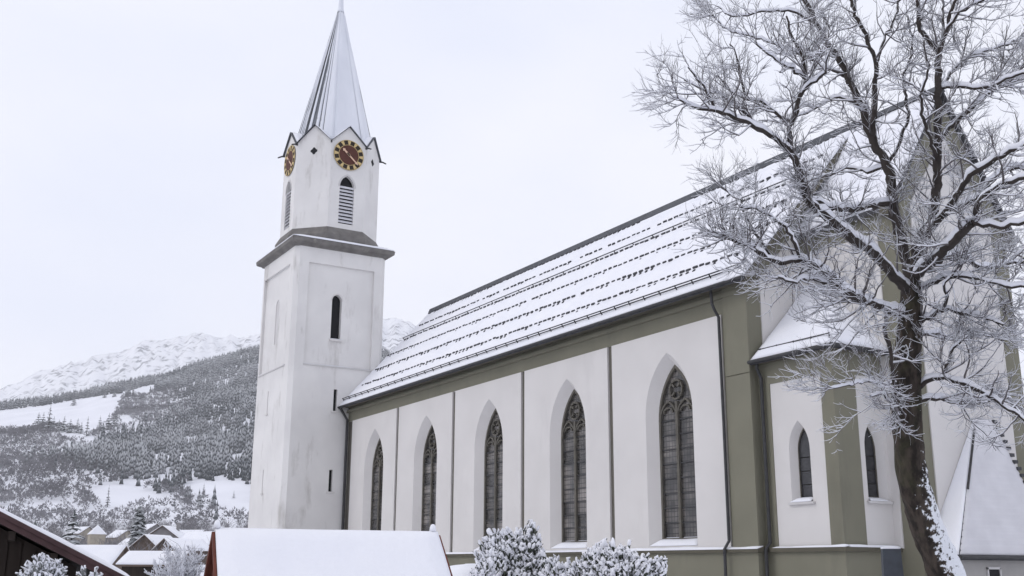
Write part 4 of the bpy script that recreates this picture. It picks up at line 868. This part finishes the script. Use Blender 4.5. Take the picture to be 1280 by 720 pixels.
def conifer(base, h, w, label, group, mat, tiers=9, spokes=13, shape='cone', seed=0):
    rg = np.random.default_rng(seed); T = thing('conifer', label, 'tree', tuple(base), group)
    m = MB(); m.tube([base-V(0, 0, .5), base+V(0, 0, h*.5), base+V(0, 0, h*.95)], [h*.022, h*.014, h*.003], 6); m.build('trunk', 'bark', T)
    vs, fs = [], []
    for i in range(tiers):
        t = i/(tiers-1); z = h*(.06+.90*t)
        rad = w/2*((1-t)**.85 if shape == 'cone' else (math.sqrt(max(.02, 1-((t-.3)/.72)**2)) if t > .3 else .92+.25*t))+w*.02
        a0 = rg.uniform(0, 6.28)
        for k in range(spokes):
            a = a0+k*2*math.pi/spokes+rg.normal()*.15; L = rad*rg.uniform(.75, 1.15); dz = -L*rg.uniform(.15, .45); wd = L*rg.uniform(.20, .34)+.02*w
            c, s_ = math.cos(a), math.sin(a); zt = z+rg.normal()*.02*h+h*.05; o = len(vs)
            vs += [(base.x, base.y, base.z+zt), (base.x+c*L*.55-s_*wd, base.y+s_*L*.55+c*wd, base.z+zt+dz*.45), (base.x+c*L*.55+s_*wd, base.y+s_*L*.55-c*wd, base.z+zt+dz*.45), (base.x+c*L, base.y+s_*L, base.z+zt+dz), (base.x+c*L*.5, base.y+s_*L*.5, base.z+zt+dz*.2+h*.012)]
            fs += [(o, o+1, o+4), (o, o+4, o+2), (o+1, o+3, o+4), (o+4, o+3, o+2)]
    o = len(vs); vs += [(base.x+math.cos(k*1.57)*w*.03, base.y+math.sin(k*1.57)*w*.03, base.z+h*.9) for k in range(4)]+[(base.x, base.y, base.z+h)]
    fs += [(o+k, o+(k+1) % 4, o+4) for k in range(4)]
    me = bpy.data.meshes.new('crown'); me.from_pydata(vs, [], fs); link('crown', me, mat, T, False, False); return T
ROW = [(47, 533, 14, 8), (53, 534, 15, 8), (60, 540, 27, 9), (66, 539, 15, 6), (73, 539, 12, 6), (79, 540, 16, 8), (87, 541, 14, 7), (96, 541, 15, 6), (101, 542, 12, 5), (108, 545, 20, 5), (124, 538, 15, 6), (135, 537, 17, 8), (143, 533, 16, 7), (92, 507, 10, 5), (131, 497, 8, 4), (143, 496, 7, 4), (150, 492, 7, 6)]
ORD = ['leftmost', 'second', 'third', 'fourth', 'fifth', 'sixth', 'seventh', 'eighth', 'ninth', 'tenth', 'eleventh', 'twelfth', 'thirteenth']
UPL = ['lone conifer on the upper border of the hillside meadow', 'left one of three tiny conifers at the narrow end of the hillside meadow', 'middle one of three tiny conifers at the narrow end of the hillside meadow', 'right one of three tiny conifers at the narrow end of the hillside meadow']
for i, (x, yb, hp, wp) in enumerate(ROW):
    b, r_ = ground_at(x, yb); lb = UPL[i-13] if i >= 13 else ('tallest' if hp > 25 else ORD[i]+(' slender' if wp <= 5 else ''))+' conifer in the row below the hillside meadow'+('' if hp > 25 or i == 0 else ', counted from the left')
    conifer(b, hp*r_/FPX*1.1, wp*r_/FPX*1.7, lb, 'conifers along the hillside meadow', 'far_conifer', 7, 10, seed=i)
LOW = [((134, 634), 24, 7, 'slim conifer standing alone in the low snowy field behind the village'), ((254, 622), 16, 7, 'dark conifer in the snow field left of the tower'), ((250, 634), 14, 12, 'broad conifer in front of the snow field by the tower'), ((264, 636), 13, 12, 'low conifer clump right of the broad conifer by the tower'), ((292, 623), 9, 4, 'tiny conifer high in the snow field next to the tower'), ((234, 622), 12, 6, 'thin conifer at the left end of the snow field by the tower')]
for i, ((x, yb), hp, wp, lb) in enumerate(LOW):
    b, r_ = ground_at(x, yb); conifer(b, hp*r_/FPX, wp*r_/FPX*1.1, lb, 'conifers in the low fields', 'far_conifer', 8, 9, seed=40+i)

# ------------------------------------------------------------------ the village
def frame_at(px, r_, rot):
    b = polar(px, r_); d = V(CAM.x-b.x, CAM.y-b.y, 0).normalized(); a = math.atan2(d.y, d.x)+R(rot)   # local +y' looks towards the camera, turned by rot
    f = V(math.cos(a), math.sin(a), 0); s_ = V(-f.y, f.x, 0); return b, f, s_
def house(px, r_, w, dep, wall_h, rise, rot, label, wall_mat, windows=(), over=.5, chimney=None, hip=False, dz=0.0):
    """gabled house, gable to the front; w = width of the gable"""
    b, f, s_ = frame_at(px, r_, rot); b = b+V(0, 0, dz); T = thing('house', label, 'house', tuple(b), 'houses of the village')
    def L(u, d, z): return b+s_*u+f*d+V(0, 0, z)       # u across (right as seen), d towards viewer
    m = MB()
    if hip: m.prism([L(-w/2, -dep/2, -1), L(w/2, -dep/2, -1), L(w/2, dep/2, -1), L(-w/2, dep/2, -1)], (0, 0, wall_h+1))
    else: m.prism([L(-w/2, dep/2, -1), L(w/2, dep/2, -1), L(w/2, dep/2, wall_h), L(0, dep/2, wall_h+rise), L(-w/2, dep/2, wall_h)], -f*dep)
    m.build('wall', wall_mat, T)
    k = rise/(w/2); ow, od = w/2+over, dep/2+over; ze = wall_h-over*k+.1
    if hip:
        m = MB(); c = [L(-ow, -od, ze), L(ow, -od, ze), L(ow, od, ze), L(-ow, od, ze)]; ap = L(0, 0, wall_h+rise); o = len(m.v); m.add(c+[ap], [(0, 1, 4), (1, 2, 4), (2, 3, 4), (3, 0, 4), (3, 2, 1, 0)]); m.build('roof', 'snow', T)
    else:
        m = MB()
        for sg in (1, -1): m.prism([L(sg*ow, od, ze), L(0, od, wall_h+rise+.1), L(0, od, wall_h+rise-.12), L(sg*ow, od, ze-.22)], -f*2*od)
        rf = m.build('roof', 'brown_wall', T)
        for sg in (1, -1): snow_sheet('roof_snow', L(sg*ow, od, ze+.02), L(sg*ow, -od, ze+.02), L(0, -od, wall_h+rise+.12), L(0, od, wall_h+rise+.12), 10, 8, .35, rf, px*.1+sg)
        if chimney is not None:
            m = MB(); c = L(chimney[0], chimney[1], wall_h+rise*.5); m.prism([c+V(-.4, -.4, 0), c+V(.4, -.4, 0), c+V(.4, .4, 0), c+V(-.4, .4, 0)], (0, 0, rise*.5+1.2)); m.build('chimney', 'grey_wall', rf)
    for (u, z, ww, hh) in windows:
        m = MB(); m.prism([L(u-ww/2, dep/2-.05, z), L(u+ww/2, dep/2-.05, z), L(u+ww/2, dep/2-.05, z+hh), L(u-ww/2, dep/2-.05, z+hh)], f*.10); m.build('window', 'black', T)
    return T
house(209, 330, 13, 14, 5.2, 4.6, -14, 'grey chalet whose snowy gable stands highest in the village', 'grey_wall', [(-3, 1.4, 1.2, 1.4), (0, 1.4, 1.2, 1.4), (3, 1.4, 1.2, 1.4), (0, 5.4, 1.2, 1.4)], .9, (2, -2))
house(195, 270, 8.5, 10, 3.0, 3.4, -30, 'lower brown gabled house in front of the grey chalet', 'brown_wall', [(-1.8, 1.0, 1, 1.2), (1.8, 1.0, 1, 1.2)], .8)
house(119, 430, 5.2, 5.2, 8.4, 3.2, 12, 'small beige tower house with white pyramid roof', 'beige_wall', [(0, 2.2, 1.6, 1.6)], .35, hip=True)
house(238, 480, 14, 11, 6.0, 2.6, 55, 'wide brown house under a flat snowy roof near the tower', 'brown_wall', [(-4, 2, 1.4, 1.4), (0, 2, 1.4, 1.4), (4, 2, 1.4, 1.4)], .9, (1, 1))
house(258, 300, 9, 12, 4.8, 3.0, 48, 'dark house half hidden behind the red gable of the wooden hut', 'brown_wall', [(-2, 1.5, 1.2, 1.3)], .8)
house(172, 380, 9, 10, 4.2, 2.8, 40, 'small brown house left of the grey chalet under thick snow', 'brown_wall', [(-2, 1.5, 1.2, 1.2), (2, 1.5, 1.2, 1.2)], .8)
house(150, 520, 9, 9, 4.5, 3, 30, 'small pale house under snow between tower house and dark rounded conifer', 'beige_wall', [(-2, 1.6, 1.2, 1.2), (2, 1.6, 1.2, 1.2)], .7)
house(100, 560, 10, 9, 4.5, 3, 38, 'pale house between the spreading spruce and the tower house', 'beige_wall', [(-2, 1.6, 1.2, 1.2), (2, 1.6, 1.2, 1.2)], .7, (1, 1))
house(228, 255, 7, 9, 3.2, 2.2, -52, 'low brown house right of the grey chalet behind the snowy shrub', 'brown_wall', [(-1.6, 1.2, 1, 1.1), (1.6, 1.2, 1, 1.1)], .7)
house(187, 590, 10, 10, 5, 3.2, 25, 'grey house farthest back above the grey chalet', 'grey_wall', [(-2.4, 1.6, 1.2, 1.3), (2.4, 1.6, 1.2, 1.3)], .8)
house(276, 420, 11, 10, 4.6, 3.0, 30, 'snow roofed grey house close to the tower foot', 'grey_wall', [(-2.4, 1.6, 1.2, 1.3), (2.4, 1.6, 1.2, 1.3)], .8)
conifer(polar(170, 340), 15.5, 6.0, 'dark rounded conifer standing in the middle of the village', 'conifers in the village', 'near_conifer', 16, 16, 'oval', 71)
conifer(polar(88, 250), 11.0, 8.5, 'spreading spruce with snowy boughs left of the tower house', 'conifers in the village', 'near_conifer', 9, 12, 'cone', 72)
conifer(polar(40, 260), 9.5, 6.5, 'snow dusted spruce just above the barn roof', 'conifers in the village', 'near_conifer', 9, 12, 'cone', 73)
conifer(polar(4, 420), 17, 8, 'dark spruce at the left border above the barn', 'conifers in the village', 'near_conifer', 10, 12, 'cone', 74)
# leafless thickets behind and between the houses
def thicket(seed, n, pxr, rr, hh, name='bare_thicket', label='pale leafless trees and bushes between the village houses'):
    rg = np.random.default_rng(seed); az = rg.uniform(*sorted((pix_az_el(pxr[0], 690)[0], pix_az_el(pxr[1], 690)[0])), n); r_ = rg.uniform(*rr, n)
    X = CAM.x+r_*np.cos(az); Y = CAM.y+r_*np.sin(az); Z = terrain_z(X, Y); h = rg.uniform(*hh, n); px, py = px_np(X, Y, Z); ok = np.ones(n, bool)
    for M in MEADOWS[3:5]: ok &= ~inside(M, px, py)
    X, Y, Z, h = X[ok], Y[ok], Z[ok], h[ok]; n = len(X); S = 46
    foot = np.stack([X, Y, Z+h*.15], -1)[:, None]+rg.normal(size=(n, S, 3))*(h[:, None, None]*np.array([.06, .06, .10]))
    d = unit(rg.normal(size=(n, S, 3))*np.array([1, 1, .5])+np.array([0, 0, 1.1])); L = h[:, None, None]*rg.uniform(.3, .85, (n, S, 1))
    mid = foot+d*L*.5; tip = mid+unit(d+rg.normal(size=(n, S, 3))*.35)*L*.5
    P = np.stack([foot, mid, tip], 2).reshape(-1, 3, 3); Rr = np.repeat((h[:, None]*rg.uniform(.004, .011, (n, S))).reshape(-1, 1), 3, 1)*np.array([1, .8, .35])[None]
    v, q = tubes(P, Rr, 3); tag(link(name, np_mesh(name, v, q), 'thicket', None, False, False), label, 'thicket', None, 'stuff')
thicket(5, 420, (-60, 320), (380, 700), (5, 11))
thicket(6, 90, (20, 320), (230, 380), (3, 7), 'garden_bushes', 'bare garden bushes dusted with snow in front of the village')

# ------------------------------------------------------------------ near roofs on the left
def garage(px0, py0, px1, py1, dist, drop, run, name, label, mat='brown_wall', wall=True):
    """broad snowy roof whose ridge runs between two points, sloping towards the viewer"""
    a, b = at(px0, py0, dist), at(px1, py1, dist); zr = (a.z+b.z)/2; a.z = b.z = zr; ax = (b-a).normalized(); n_ = V(ax.y, -ax.x, 0)
    if n_.dot(CAM-a) < 0: n_ = -n_
    T = thing(name, label, 'outbuilding', ((a.x+b.x)/2, (a.y+b.y)/2, GZ)); m = MB()
    e = n_*run+V(0, 0, -drop); e2 = -n_*run+V(0, 0, -drop)
    i0, i1 = a+ax*.4, b-ax*.4; g = GZ-.3
    m.prism([V(i0.x, i0.y, zr-.25), (i0+e*.92)+V(0, 0, -.2), V(*(i0+e*.92).xy, g), V(*(i0+e2*.92).xy, g), (i0+e2*.92)+V(0, 0, -.2)], i1-i0); m.build('wall', mat, T)
    m = MB()
    for q_ in (e, e2): m.prism([a, b, b+q_, a+q_], (0, 0, -.14))
    rf = m.build('roof', 'brown_wall', T)
    for q_, sd_ in ((e, 1.0), (e2, 5.0)): snow_sheet('roof_snow', a+q_+V(0, 0, .01), b+q_+V(0, 0, .01), b+V(0, 0, .01), a+V(0, 0, .01), 30, 16, .22, rf, sd_)
    return T, a, b, e
garage(30, 679, 158, 685, 100, 2.6, 5.2, 'long_shed', 'long low building with a broad smooth snow roof behind the barn')
garage(161, 689, 236, 691, 82, .95, 2.6, 'garage', 'small garage with dark front under a snow roof', 'wood_dark')
# dark timber barn whose verge cuts the lower left corner
def barn():
    b = at(172, 731, 15.0); hd = at(30, 690, 15.0)-CAM; fwd = V(hd.x, hd.y, 0).normalized(); ax = V(fwd.y, -fwd.x, 0)
    Lq = next(k*.01 for k in range(50, 600) if to_px(b-ax*k*.01+V(0, 0, .8))[0] < 0); zq = next(k*.01 for k in range(0, 400) if to_px(b-ax*Lq+V(0, 0, k*.01))[1] < 643)
    L = 5.6; a = b-ax*L+V(0, 0, L*zq/Lq)               # right half of the roof; the ridge is out of the picture
    T = thing('barn', 'dark timber barn with reddish verge board and snow on its sloping roof', 'barn', (b.x, b.y, GZ))
    sl = (b-a); nrm = V(0, 0, 1)
    m = MB(); m.prism([a, b, b+V(0, 0, -.12), a+V(0, 0, -.12)], fwd*7); rf = m.build('roof', 'wood_dark', T)
    m = MB(); m.prism([a-fwd*.03, b-fwd*.03, b-fwd*.03+V(0, 0, -.125), a-fwd*.03+V(0, 0, -.125)], fwd*.028); vb = m.build('verge_board', 'fascia_red', rf)
    m = MB(); m.prism([a-fwd*.055+V(0, 0, .03), b-fwd*.055+V(0, 0, .03), b-fwd*.055+V(0, 0, -.035), a-fwd*.055+V(0, 0, -.035)], fwd*.024); m.build('verge_cap', 'fascia_red', vb)
    snow_sheet('roof_snow', a-fwd*.03+V(0, 0, .005), b-fwd*.03+V(0, 0, .005), b+fwd*7+V(0, 0, .005), a+fwd*7+V(0, 0, .005), 60, 30, .075, rf, 2.0, amp=.5)
    m = MB(); o = fwd*.75; a2, b2 = a+o+V(0, 0, -.16), a+sl*.86+o+V(0, 0, -.16)
    n = 26
    for i in range(n):                                # upright boards
        p, q = a2+(b2-a2)*(i/n)+V(0, 0, -.0), a2+(b2-a2)*((i+.94)/n); mm_ = MB(); off = fwd*(.02 if i % 2 else 0)
        mm_.prism([V(p.x, p.y, GZ)+off, V(q.x, q.y, GZ)+off, q+off, p+off], fwd*.05); mm_.build('board', 'wood_dark', T)
    m = MB(); m.prism([V(a2.x, a2.y, GZ)+fwd*.1, V(b2.x, b2.y, GZ)+fwd*.1, b2+fwd*.1, a2+fwd*.1], fwd*5.5); m.build('wall', 'wood_dark', T)
    for i in range(3):
        t = .70+.1*i; p = a+sl*t+V(0, 0, -.14); mm_ = MB(); mm_.bar(p+fwd*.05+V(0, 0, -.06), p+fwd*.9+V(0, 0, -.06), .09, .12); mm_.build('purlin', 'wood_dark', T)
barn()
# wooden hut with a steep snow roof in front of the nave
def hut():
    A = at(269, 661, 13.0); hd = at(100, 700, 13.0)-CAM; n_ = -V(hd.x, hd.y, 0).normalized(); ax = V(-n_.y, n_.x, 0)
    if ax.dot(RT) < 0: ax = -ax
    Lr = None
    for k in range(400):
        L = 1+k*.02; p = A+ax*L
        if to_px(p)[0] > 545: Lr = L; break
    A.z -= .02; B_ = A+ax*Lr; run, drop = 1.25, 1.15; T = thing('wooden_hut', 'red brown wooden hut with steep smooth snow roof in front of the church', 'hut', (A.x, A.y, GZ))
    e, e2 = n_*run+V(0, 0, -drop), -n_*run+V(0, 0, -drop)
    m = MB()
    for q_ in (e, e2): m.prism([A, B_, B_+q_, A+q_], (0, 0, -.05))
    rf = m.build('roof', 'wood_red', T)
    for q_, sd_ in ((e, 1.0), (e2, 4.0)): snow_sheet('roof_snow', A+q_+V(0, 0, .01), B_+q_+V(0, 0, .01), B_+V(0, 0, .01), A+V(0, 0, .01), 60, 30, .09, rf, sd_, amp=.38)
    for P_, nm in ((A, 1), (B_, -1)):
        m = MB(); c = P_+ax*.05*nm; z0 = GZ-.2
        for i in range(9):
            u0, u1 = -1+i*2/9, -1+(i+.96)*2/9; mm_ = MB(); h0, h1 = -abs(u0)*drop-.06, -abs(u1)*drop-.06; uc = .5*(u0+u1)
            pts = [c+n_*run*u0*.93, c+n_*run*u1*.93]
            poly = [V(pts[0].x, pts[0].y, z0), V(pts[1].x, pts[1].y, z0), pts[1]+V(0, 0, h1*.93-.04)]
            if u0 < 0 < u1: poly.append(c+V(0, 0, -.08))
            poly.append(pts[0]+V(0, 0, h0*.93-.04)); mm_.prism(poly, ax*.03*nm); mm_.build('gable_board', 'wood_red', T)
    for sg, q_ in ((1, e), (-1, e2)):
        m = MB(); p0, p1 = A+q_*.93+ax*.08, B_+q_*.93-ax*.08; m.prism([V(p0.x, p0.y, GZ-.2), V(p1.x, p1.y, GZ-.2), p1+V(0, 0, -.08), p0+V(0, 0, -.08)], n_*-sg*.04); m.build('wall', 'wood_red', T)
    for P_, s_ in ((A, -1), (B_, 1)):
        for q_ in (e, e2): m = MB(); m.bar(P_+ax*.02*s_+V(0, 0, -.04), P_+q_+ax*.02*s_+V(0, 0, -.04), .03, .07); m.build('verge_board', 'wood_red', rf)
    for P_, o_ in ((A+ax*.02, 2.0), (B_-ax*.06, 6.0)):
        g = MB(); g.tube([P_+V(0, 0, .03), P_+V(0, 0, .08), P_+V(0, 0, .115), P_+V(0, 0, .125)], [.045, .04, .028, .01], 10); g.build('snow_cap', 'snow', rf, True)
hut()

# ------------------------------------------------------------------ snow laden evergreens and shrubs
def evergreen(name, label, c, rx, ry, h, n, seed, frost=1.28, slen=(.09, .17), group=None, spire=0.0, mat='needles'):
    rg = np.random.default_rng(seed); T = thing(name, label, 'shrub', (c.x, c.y, GZ), group)
    zn = rg.uniform(.15, 1, n)**.45; an = rg.uniform(0, 2*np.pi, n); pw_ = 3.0 if not spire else 2.0
    hr = (1-zn**pw_)**(1/pw_); capm = rg.random(n) < .35; hr = np.where(capm, hr*np.sqrt(rg.random(n)), hr)
    zn = np.where(capm, (1-np.minimum(hr, .999)**pw_)**(1/pw_)*rg.uniform(.9, 1, n), zn)
    u = np.stack([hr*np.cos(an), hr*np.sin(an), zn], -1); rad = rg.uniform(.80, 1.0, (n, 1))
    lump = np.array([mnoise.noise(Vector(a)*2.6+Vector((seed, 0, 0))) for a in u])[:, None]
    sc_ = np.array([rx, ry, h]); foot = np.array([c.x, c.y, GZ])+u*rad*(1+np.array([.36, .36, .14])*lump)*sc_*np.array([.95, .95, .90])
    if spire: k = np.clip((foot[:, 2]-GZ)/h, 0, 1)[:, None]; foot[:, :2] = np.array([c.x, c.y])+(foot[:, :2]-np.array([c.x, c.y]))*(1-spire*k)
    foot[:, 2] = np.maximum(foot[:, 2], GZ+.15)
    d = unit(u*np.array([.55, .55, .4])+np.array([0, 0, .75])+rg.normal(size=(n, 3))*.28); L = rg.uniform(*slen, (n, 1))*np.where(rg.random((n, 1)) < .08, 1.35, 1)
    ts = np.array([0, .3, .65, .9, 1.0]); P = foot[:, None]+d[:, None]*L[:, None]*ts[None, :, None]; P[:, 2:] += rg.normal(size=(n, 3, 3))*.012
    Rr = L*np.array([.05, .12, .13, .08, .015])[None]*rg.uniform(.7, 1.2, (n, 1)); v, q = tubes(P, Rr, 5); tag(link('shoots', np_mesh('shoots', v, q), mat, T, True, False), kind='stuff')
    # needles standing off the shoots
    m_ = 9; t = rg.uniform(.15, 1, (n, m_, 1)); b = foot[:, None]+d[:, None]*L[:, None]*t; nd = unit(d[:, None]*.8+rg.normal(size=(n, m_, 3))*.6); nl = L[:, None]*rg.uniform(.14, .28, (n, m_, 1))
    Pn = np.stack([b, b+nd*nl], 2).reshape(-1, 2, 3); Rn = np.repeat(rg.uniform(.006, .011, (len(Pn), 1)), 2, 1)*np.array([1, .4])[None]; v, q = tubes(Pn, Rn, 3); tag(link('needles', np_mesh('needles', v, q), mat, T, False, False), kind='stuff')
    # snow on the upper side of every shoot
    k = rg.uniform(.65, 1.25, (n, 1))*frost; Ps = P[:, 1:].copy(); Ps[..., 2] += L*.085; Ps += d[:, None]*L[:, None]*.05; Rs = L*np.array([.07, .15, .13, .03])[None]*k; v, q = tubes(Ps, Rs, 6)
    tag(link('shoot_snow', np_mesh('shoot_snow', v, q), 'snow', T, True, False), kind='stuff')
    m = MB(); cc = []
    for i in range(9):
        z_ = (i/8)**.5; cc.append(((max(0, 1-z_**3))**(1/3)*.84, z_*.84))
    for r_, z in cc:
        for kx in range(14): a = kx*2*math.pi/14; w = 1+.15*mnoise.noise(Vector((math.cos(a)*2, math.sin(a)*2, z*2+seed))); f_ = (1-spire*z); m.v.append((c.x+r_*rx*math.cos(a)*w*f_, c.y+r_*ry*math.sin(a)*w*f_, GZ+z*h))
    for i in range(8):
        for kx in range(14): m.f.append((i*14+kx, i*14+(kx+1) % 14, (i+1)*14+(kx+1) % 14, (i+1)*14+kx))
    m.build('inner_foliage', 'needles', T, True)
def on(px, py, d): p = at(px, py, d); return V(p.x, p.y, GZ), p.z
def shrub_at(px, ytop, d, wpx, label, n, seed, name='yew_bush', depth=None, **kw):
    c, z = on(px, ytop, d); rx = wpx*d/FPX/2; evergreen(name, label, c, rx, depth or rx, z-GZ-.02, n, seed, **kw)
shrub_at(641, 653, 20, 96, 'tall yew bush thick with snow left of the wider snowy bush', 2900, 1, group='snowy yews before the nave')
shrub_at(603, 700, 18.5, 44, 'low snowy bush at the foot of the tall yew', 900, 2, group='snowy yews before the nave')
shrub_at(700, 692, 19, 60, 'low snowy bush filling the gap between the two larger yews', 800, 6, group='snowy yews before the nave')
shrub_at(768, 679, 18, 186, 'wide low yew bush thick with snow below the nave windows', 4200, 3, depth=.9, group='snowy yews before the nave')
shrub_at(58, 679, 11.5, 126, 'rounded frosted evergreen in front of the dark barn', 3200, 4, 'evergreen_bush', frost=1.15, slen=(.05, .10), spire=.22, mat='frost_needles')
shrub_at(118, 709, 12.5, 60, 'low frosted evergreen right of the rounded one by the barn', 1500, 5, 'evergreen_bush', slen=(.05, .10), mat='frost_needles')
def bare_shrub(px, ytop, d, wpx, label, seed, stems=26):
    rg = np.random.default_rng(seed); c, zt = on(px, ytop, d); h = zt-GZ; w = wpx*d/FPX/2; T = thing('bare_shrub', label, 'shrub', (c.x, c.y, GZ))
    a = rg.uniform(0, 6.28, stems); P = []
    for i in range(stems):
        tip = np.array([c.x+math.cos(a[i])*w*rg.uniform(.2, 1), c.y+math.sin(a[i])*w*rg.uniform(.2, 1), GZ+h*rg.uniform(.72, 1)]); ft = np.array([c.x, c.y, GZ])+rg.normal(size=3)*np.array([.08, .08, 0])
        s_ = np.linspace(0, 1, 9)[:, None]; mid = ft*(1-s_)+tip*s_; mid[:, 2] += (np.sin(s_[:, 0]*np.pi)*.12*h); P.append(mid+rg.normal(size=(9, 3))*.012)
    P = np.array(P); Rr = np.full((stems, 9), .011)*np.linspace(1.2, .5, 9)[None]
    P2, R2 = grow(P, Rr, 12, (.2, .5), 6, (25, 55), .08, .14, .007, .005, .3, rg); P3, R3 = grow(P2, R2, 12, (.08, .2), 4, (25, 55), .08, .14, .005, .0045, .1, rg)
    v, q = join([tubes(P, Rr, 4), tubes(P2, R2, 3), tubes(P3, R3, 3)]); tag(link('twigs', np_mesh('twigs', v, q), 'twig', T, True, False), kind='stuff')
    parts = []
    for p_, r_ in ((P, Rr), (P2, R2), (P3, R3)): ps = p_.copy(); ps[..., 2] += r_*.9+.004; parts.append(tubes(ps, r_*1.0+.006, 3))
    v, q = join(parts); tag(link('twig_snow', np_mesh('twig_snow', v, q), 'snow', T, True, False), kind='stuff')
bare_shrub(222, 688, 26, 74, 'snowy leafless shrub left of the wooden hut', 8, 34)
# snow heap beside the hut
def heap():
    c, z = on(592, 701, 21); m = MB(); n = 22
    for j in range(9):
        t = j/8; rr_ = 1.5*math.cos(t*math.pi/2)**.8; zz = GZ-.05+(z-GZ)*math.sin(t*math.pi/2)
        for i in range(n):
            a = i*2*math.pi/n; w = 1+.16*fbm(math.cos(a)*1.5+7, math.sin(a)*1.5, t*1.5); m.v.append((c.x+rr_*w*math.cos(a), c.y+rr_*w*math.sin(a), zz+.06*fbm(math.cos(a)*3*rr_, math.sin(a)*3*rr_, 5.0)))
    for j in range(8):
        for i in range(n): m.f.append((j*n+i, j*n+(i+1) % n, (j+1)*n+(i+1) % n, (j+1)*n+i))
    tag(m.build('snow_heap', 'snow', None, True), 'rounded heap of shovelled snow between hut and yew bush', 'snow heap')
heap()
def stele():
    c, z = on(1113, 683, 24.5); T = thing('gravestone', 'dark slate stele with a cap of snow below the side chapel', 'gravestone', (c.x, c.y, GZ)); f = V(CAM.x-c.x, CAM.y-c.y, 0).normalized(); f = (f+V(.25, .1, 0)).normalized(); s_ = V(-f.y, f.x, 0); w0, w1, th = .25, .20, .12
    m = MB(); lo = [c+s_*u*w0+f*t*th+V(0, 0, .25) for u, t in ((-1, -1), (1, -1), (1, 1), (-1, 1))]; hi = [c+s_*u*w1+f*t*th*.85+V(0, 0, z-GZ-.06) for u, t in ((-1, -1), (1, -1), (1, 1), (-1, 1))]
    m.add(lo+hi, [(3, 2, 1, 0), (4, 5, 6, 7)]+[(i, (i+1) % 4, (i+1) % 4+4, i+4) for i in range(4)]); m.build('slab', 'slate', T)
    m = MB(); m.prism([c+s_*u*.36+f*t*.22+V(0, 0, -.1) for u, t in ((-1, -1), (1, -1), (1, 1), (-1, 1))], (0, 0, .36)); m.build('base', 'stone', T)
    snow_sheet('snow_cap', hi[0]+V(0, 0, .004), hi[1]+V(0, 0, .004), hi[2]+V(0, 0, .004), hi[3]+V(0, 0, .004), 8, 6, .085, T, 3.0)
stele()

# ------------------------------------------------------------------ winter haze between here and the mountain
def haze():
    m = MB(); m.box(-9600, 9600, -9600, 9600, -20, 2250); o = m.build('haze', None)
    mt = bpy.data.materials.new('haze'); mt.use_nodes = True; t = mt.node_tree; t.nodes.clear(); ou = t.nodes.new('ShaderNodeOutputMaterial'); pv = t.nodes.new('ShaderNodeVolumePrincipled')
    pv.inputs['Color'].default_value = (.985, .99, 1, 1); pv.inputs['Density'].default_value = 0.00006; pv.inputs['Anisotropy'].default_value = 0.2; t.links.new(pv.outputs[0], ou.inputs['Volume']); o.data.materials.append(mt)
    tag(o, kind='stuff')
haze()
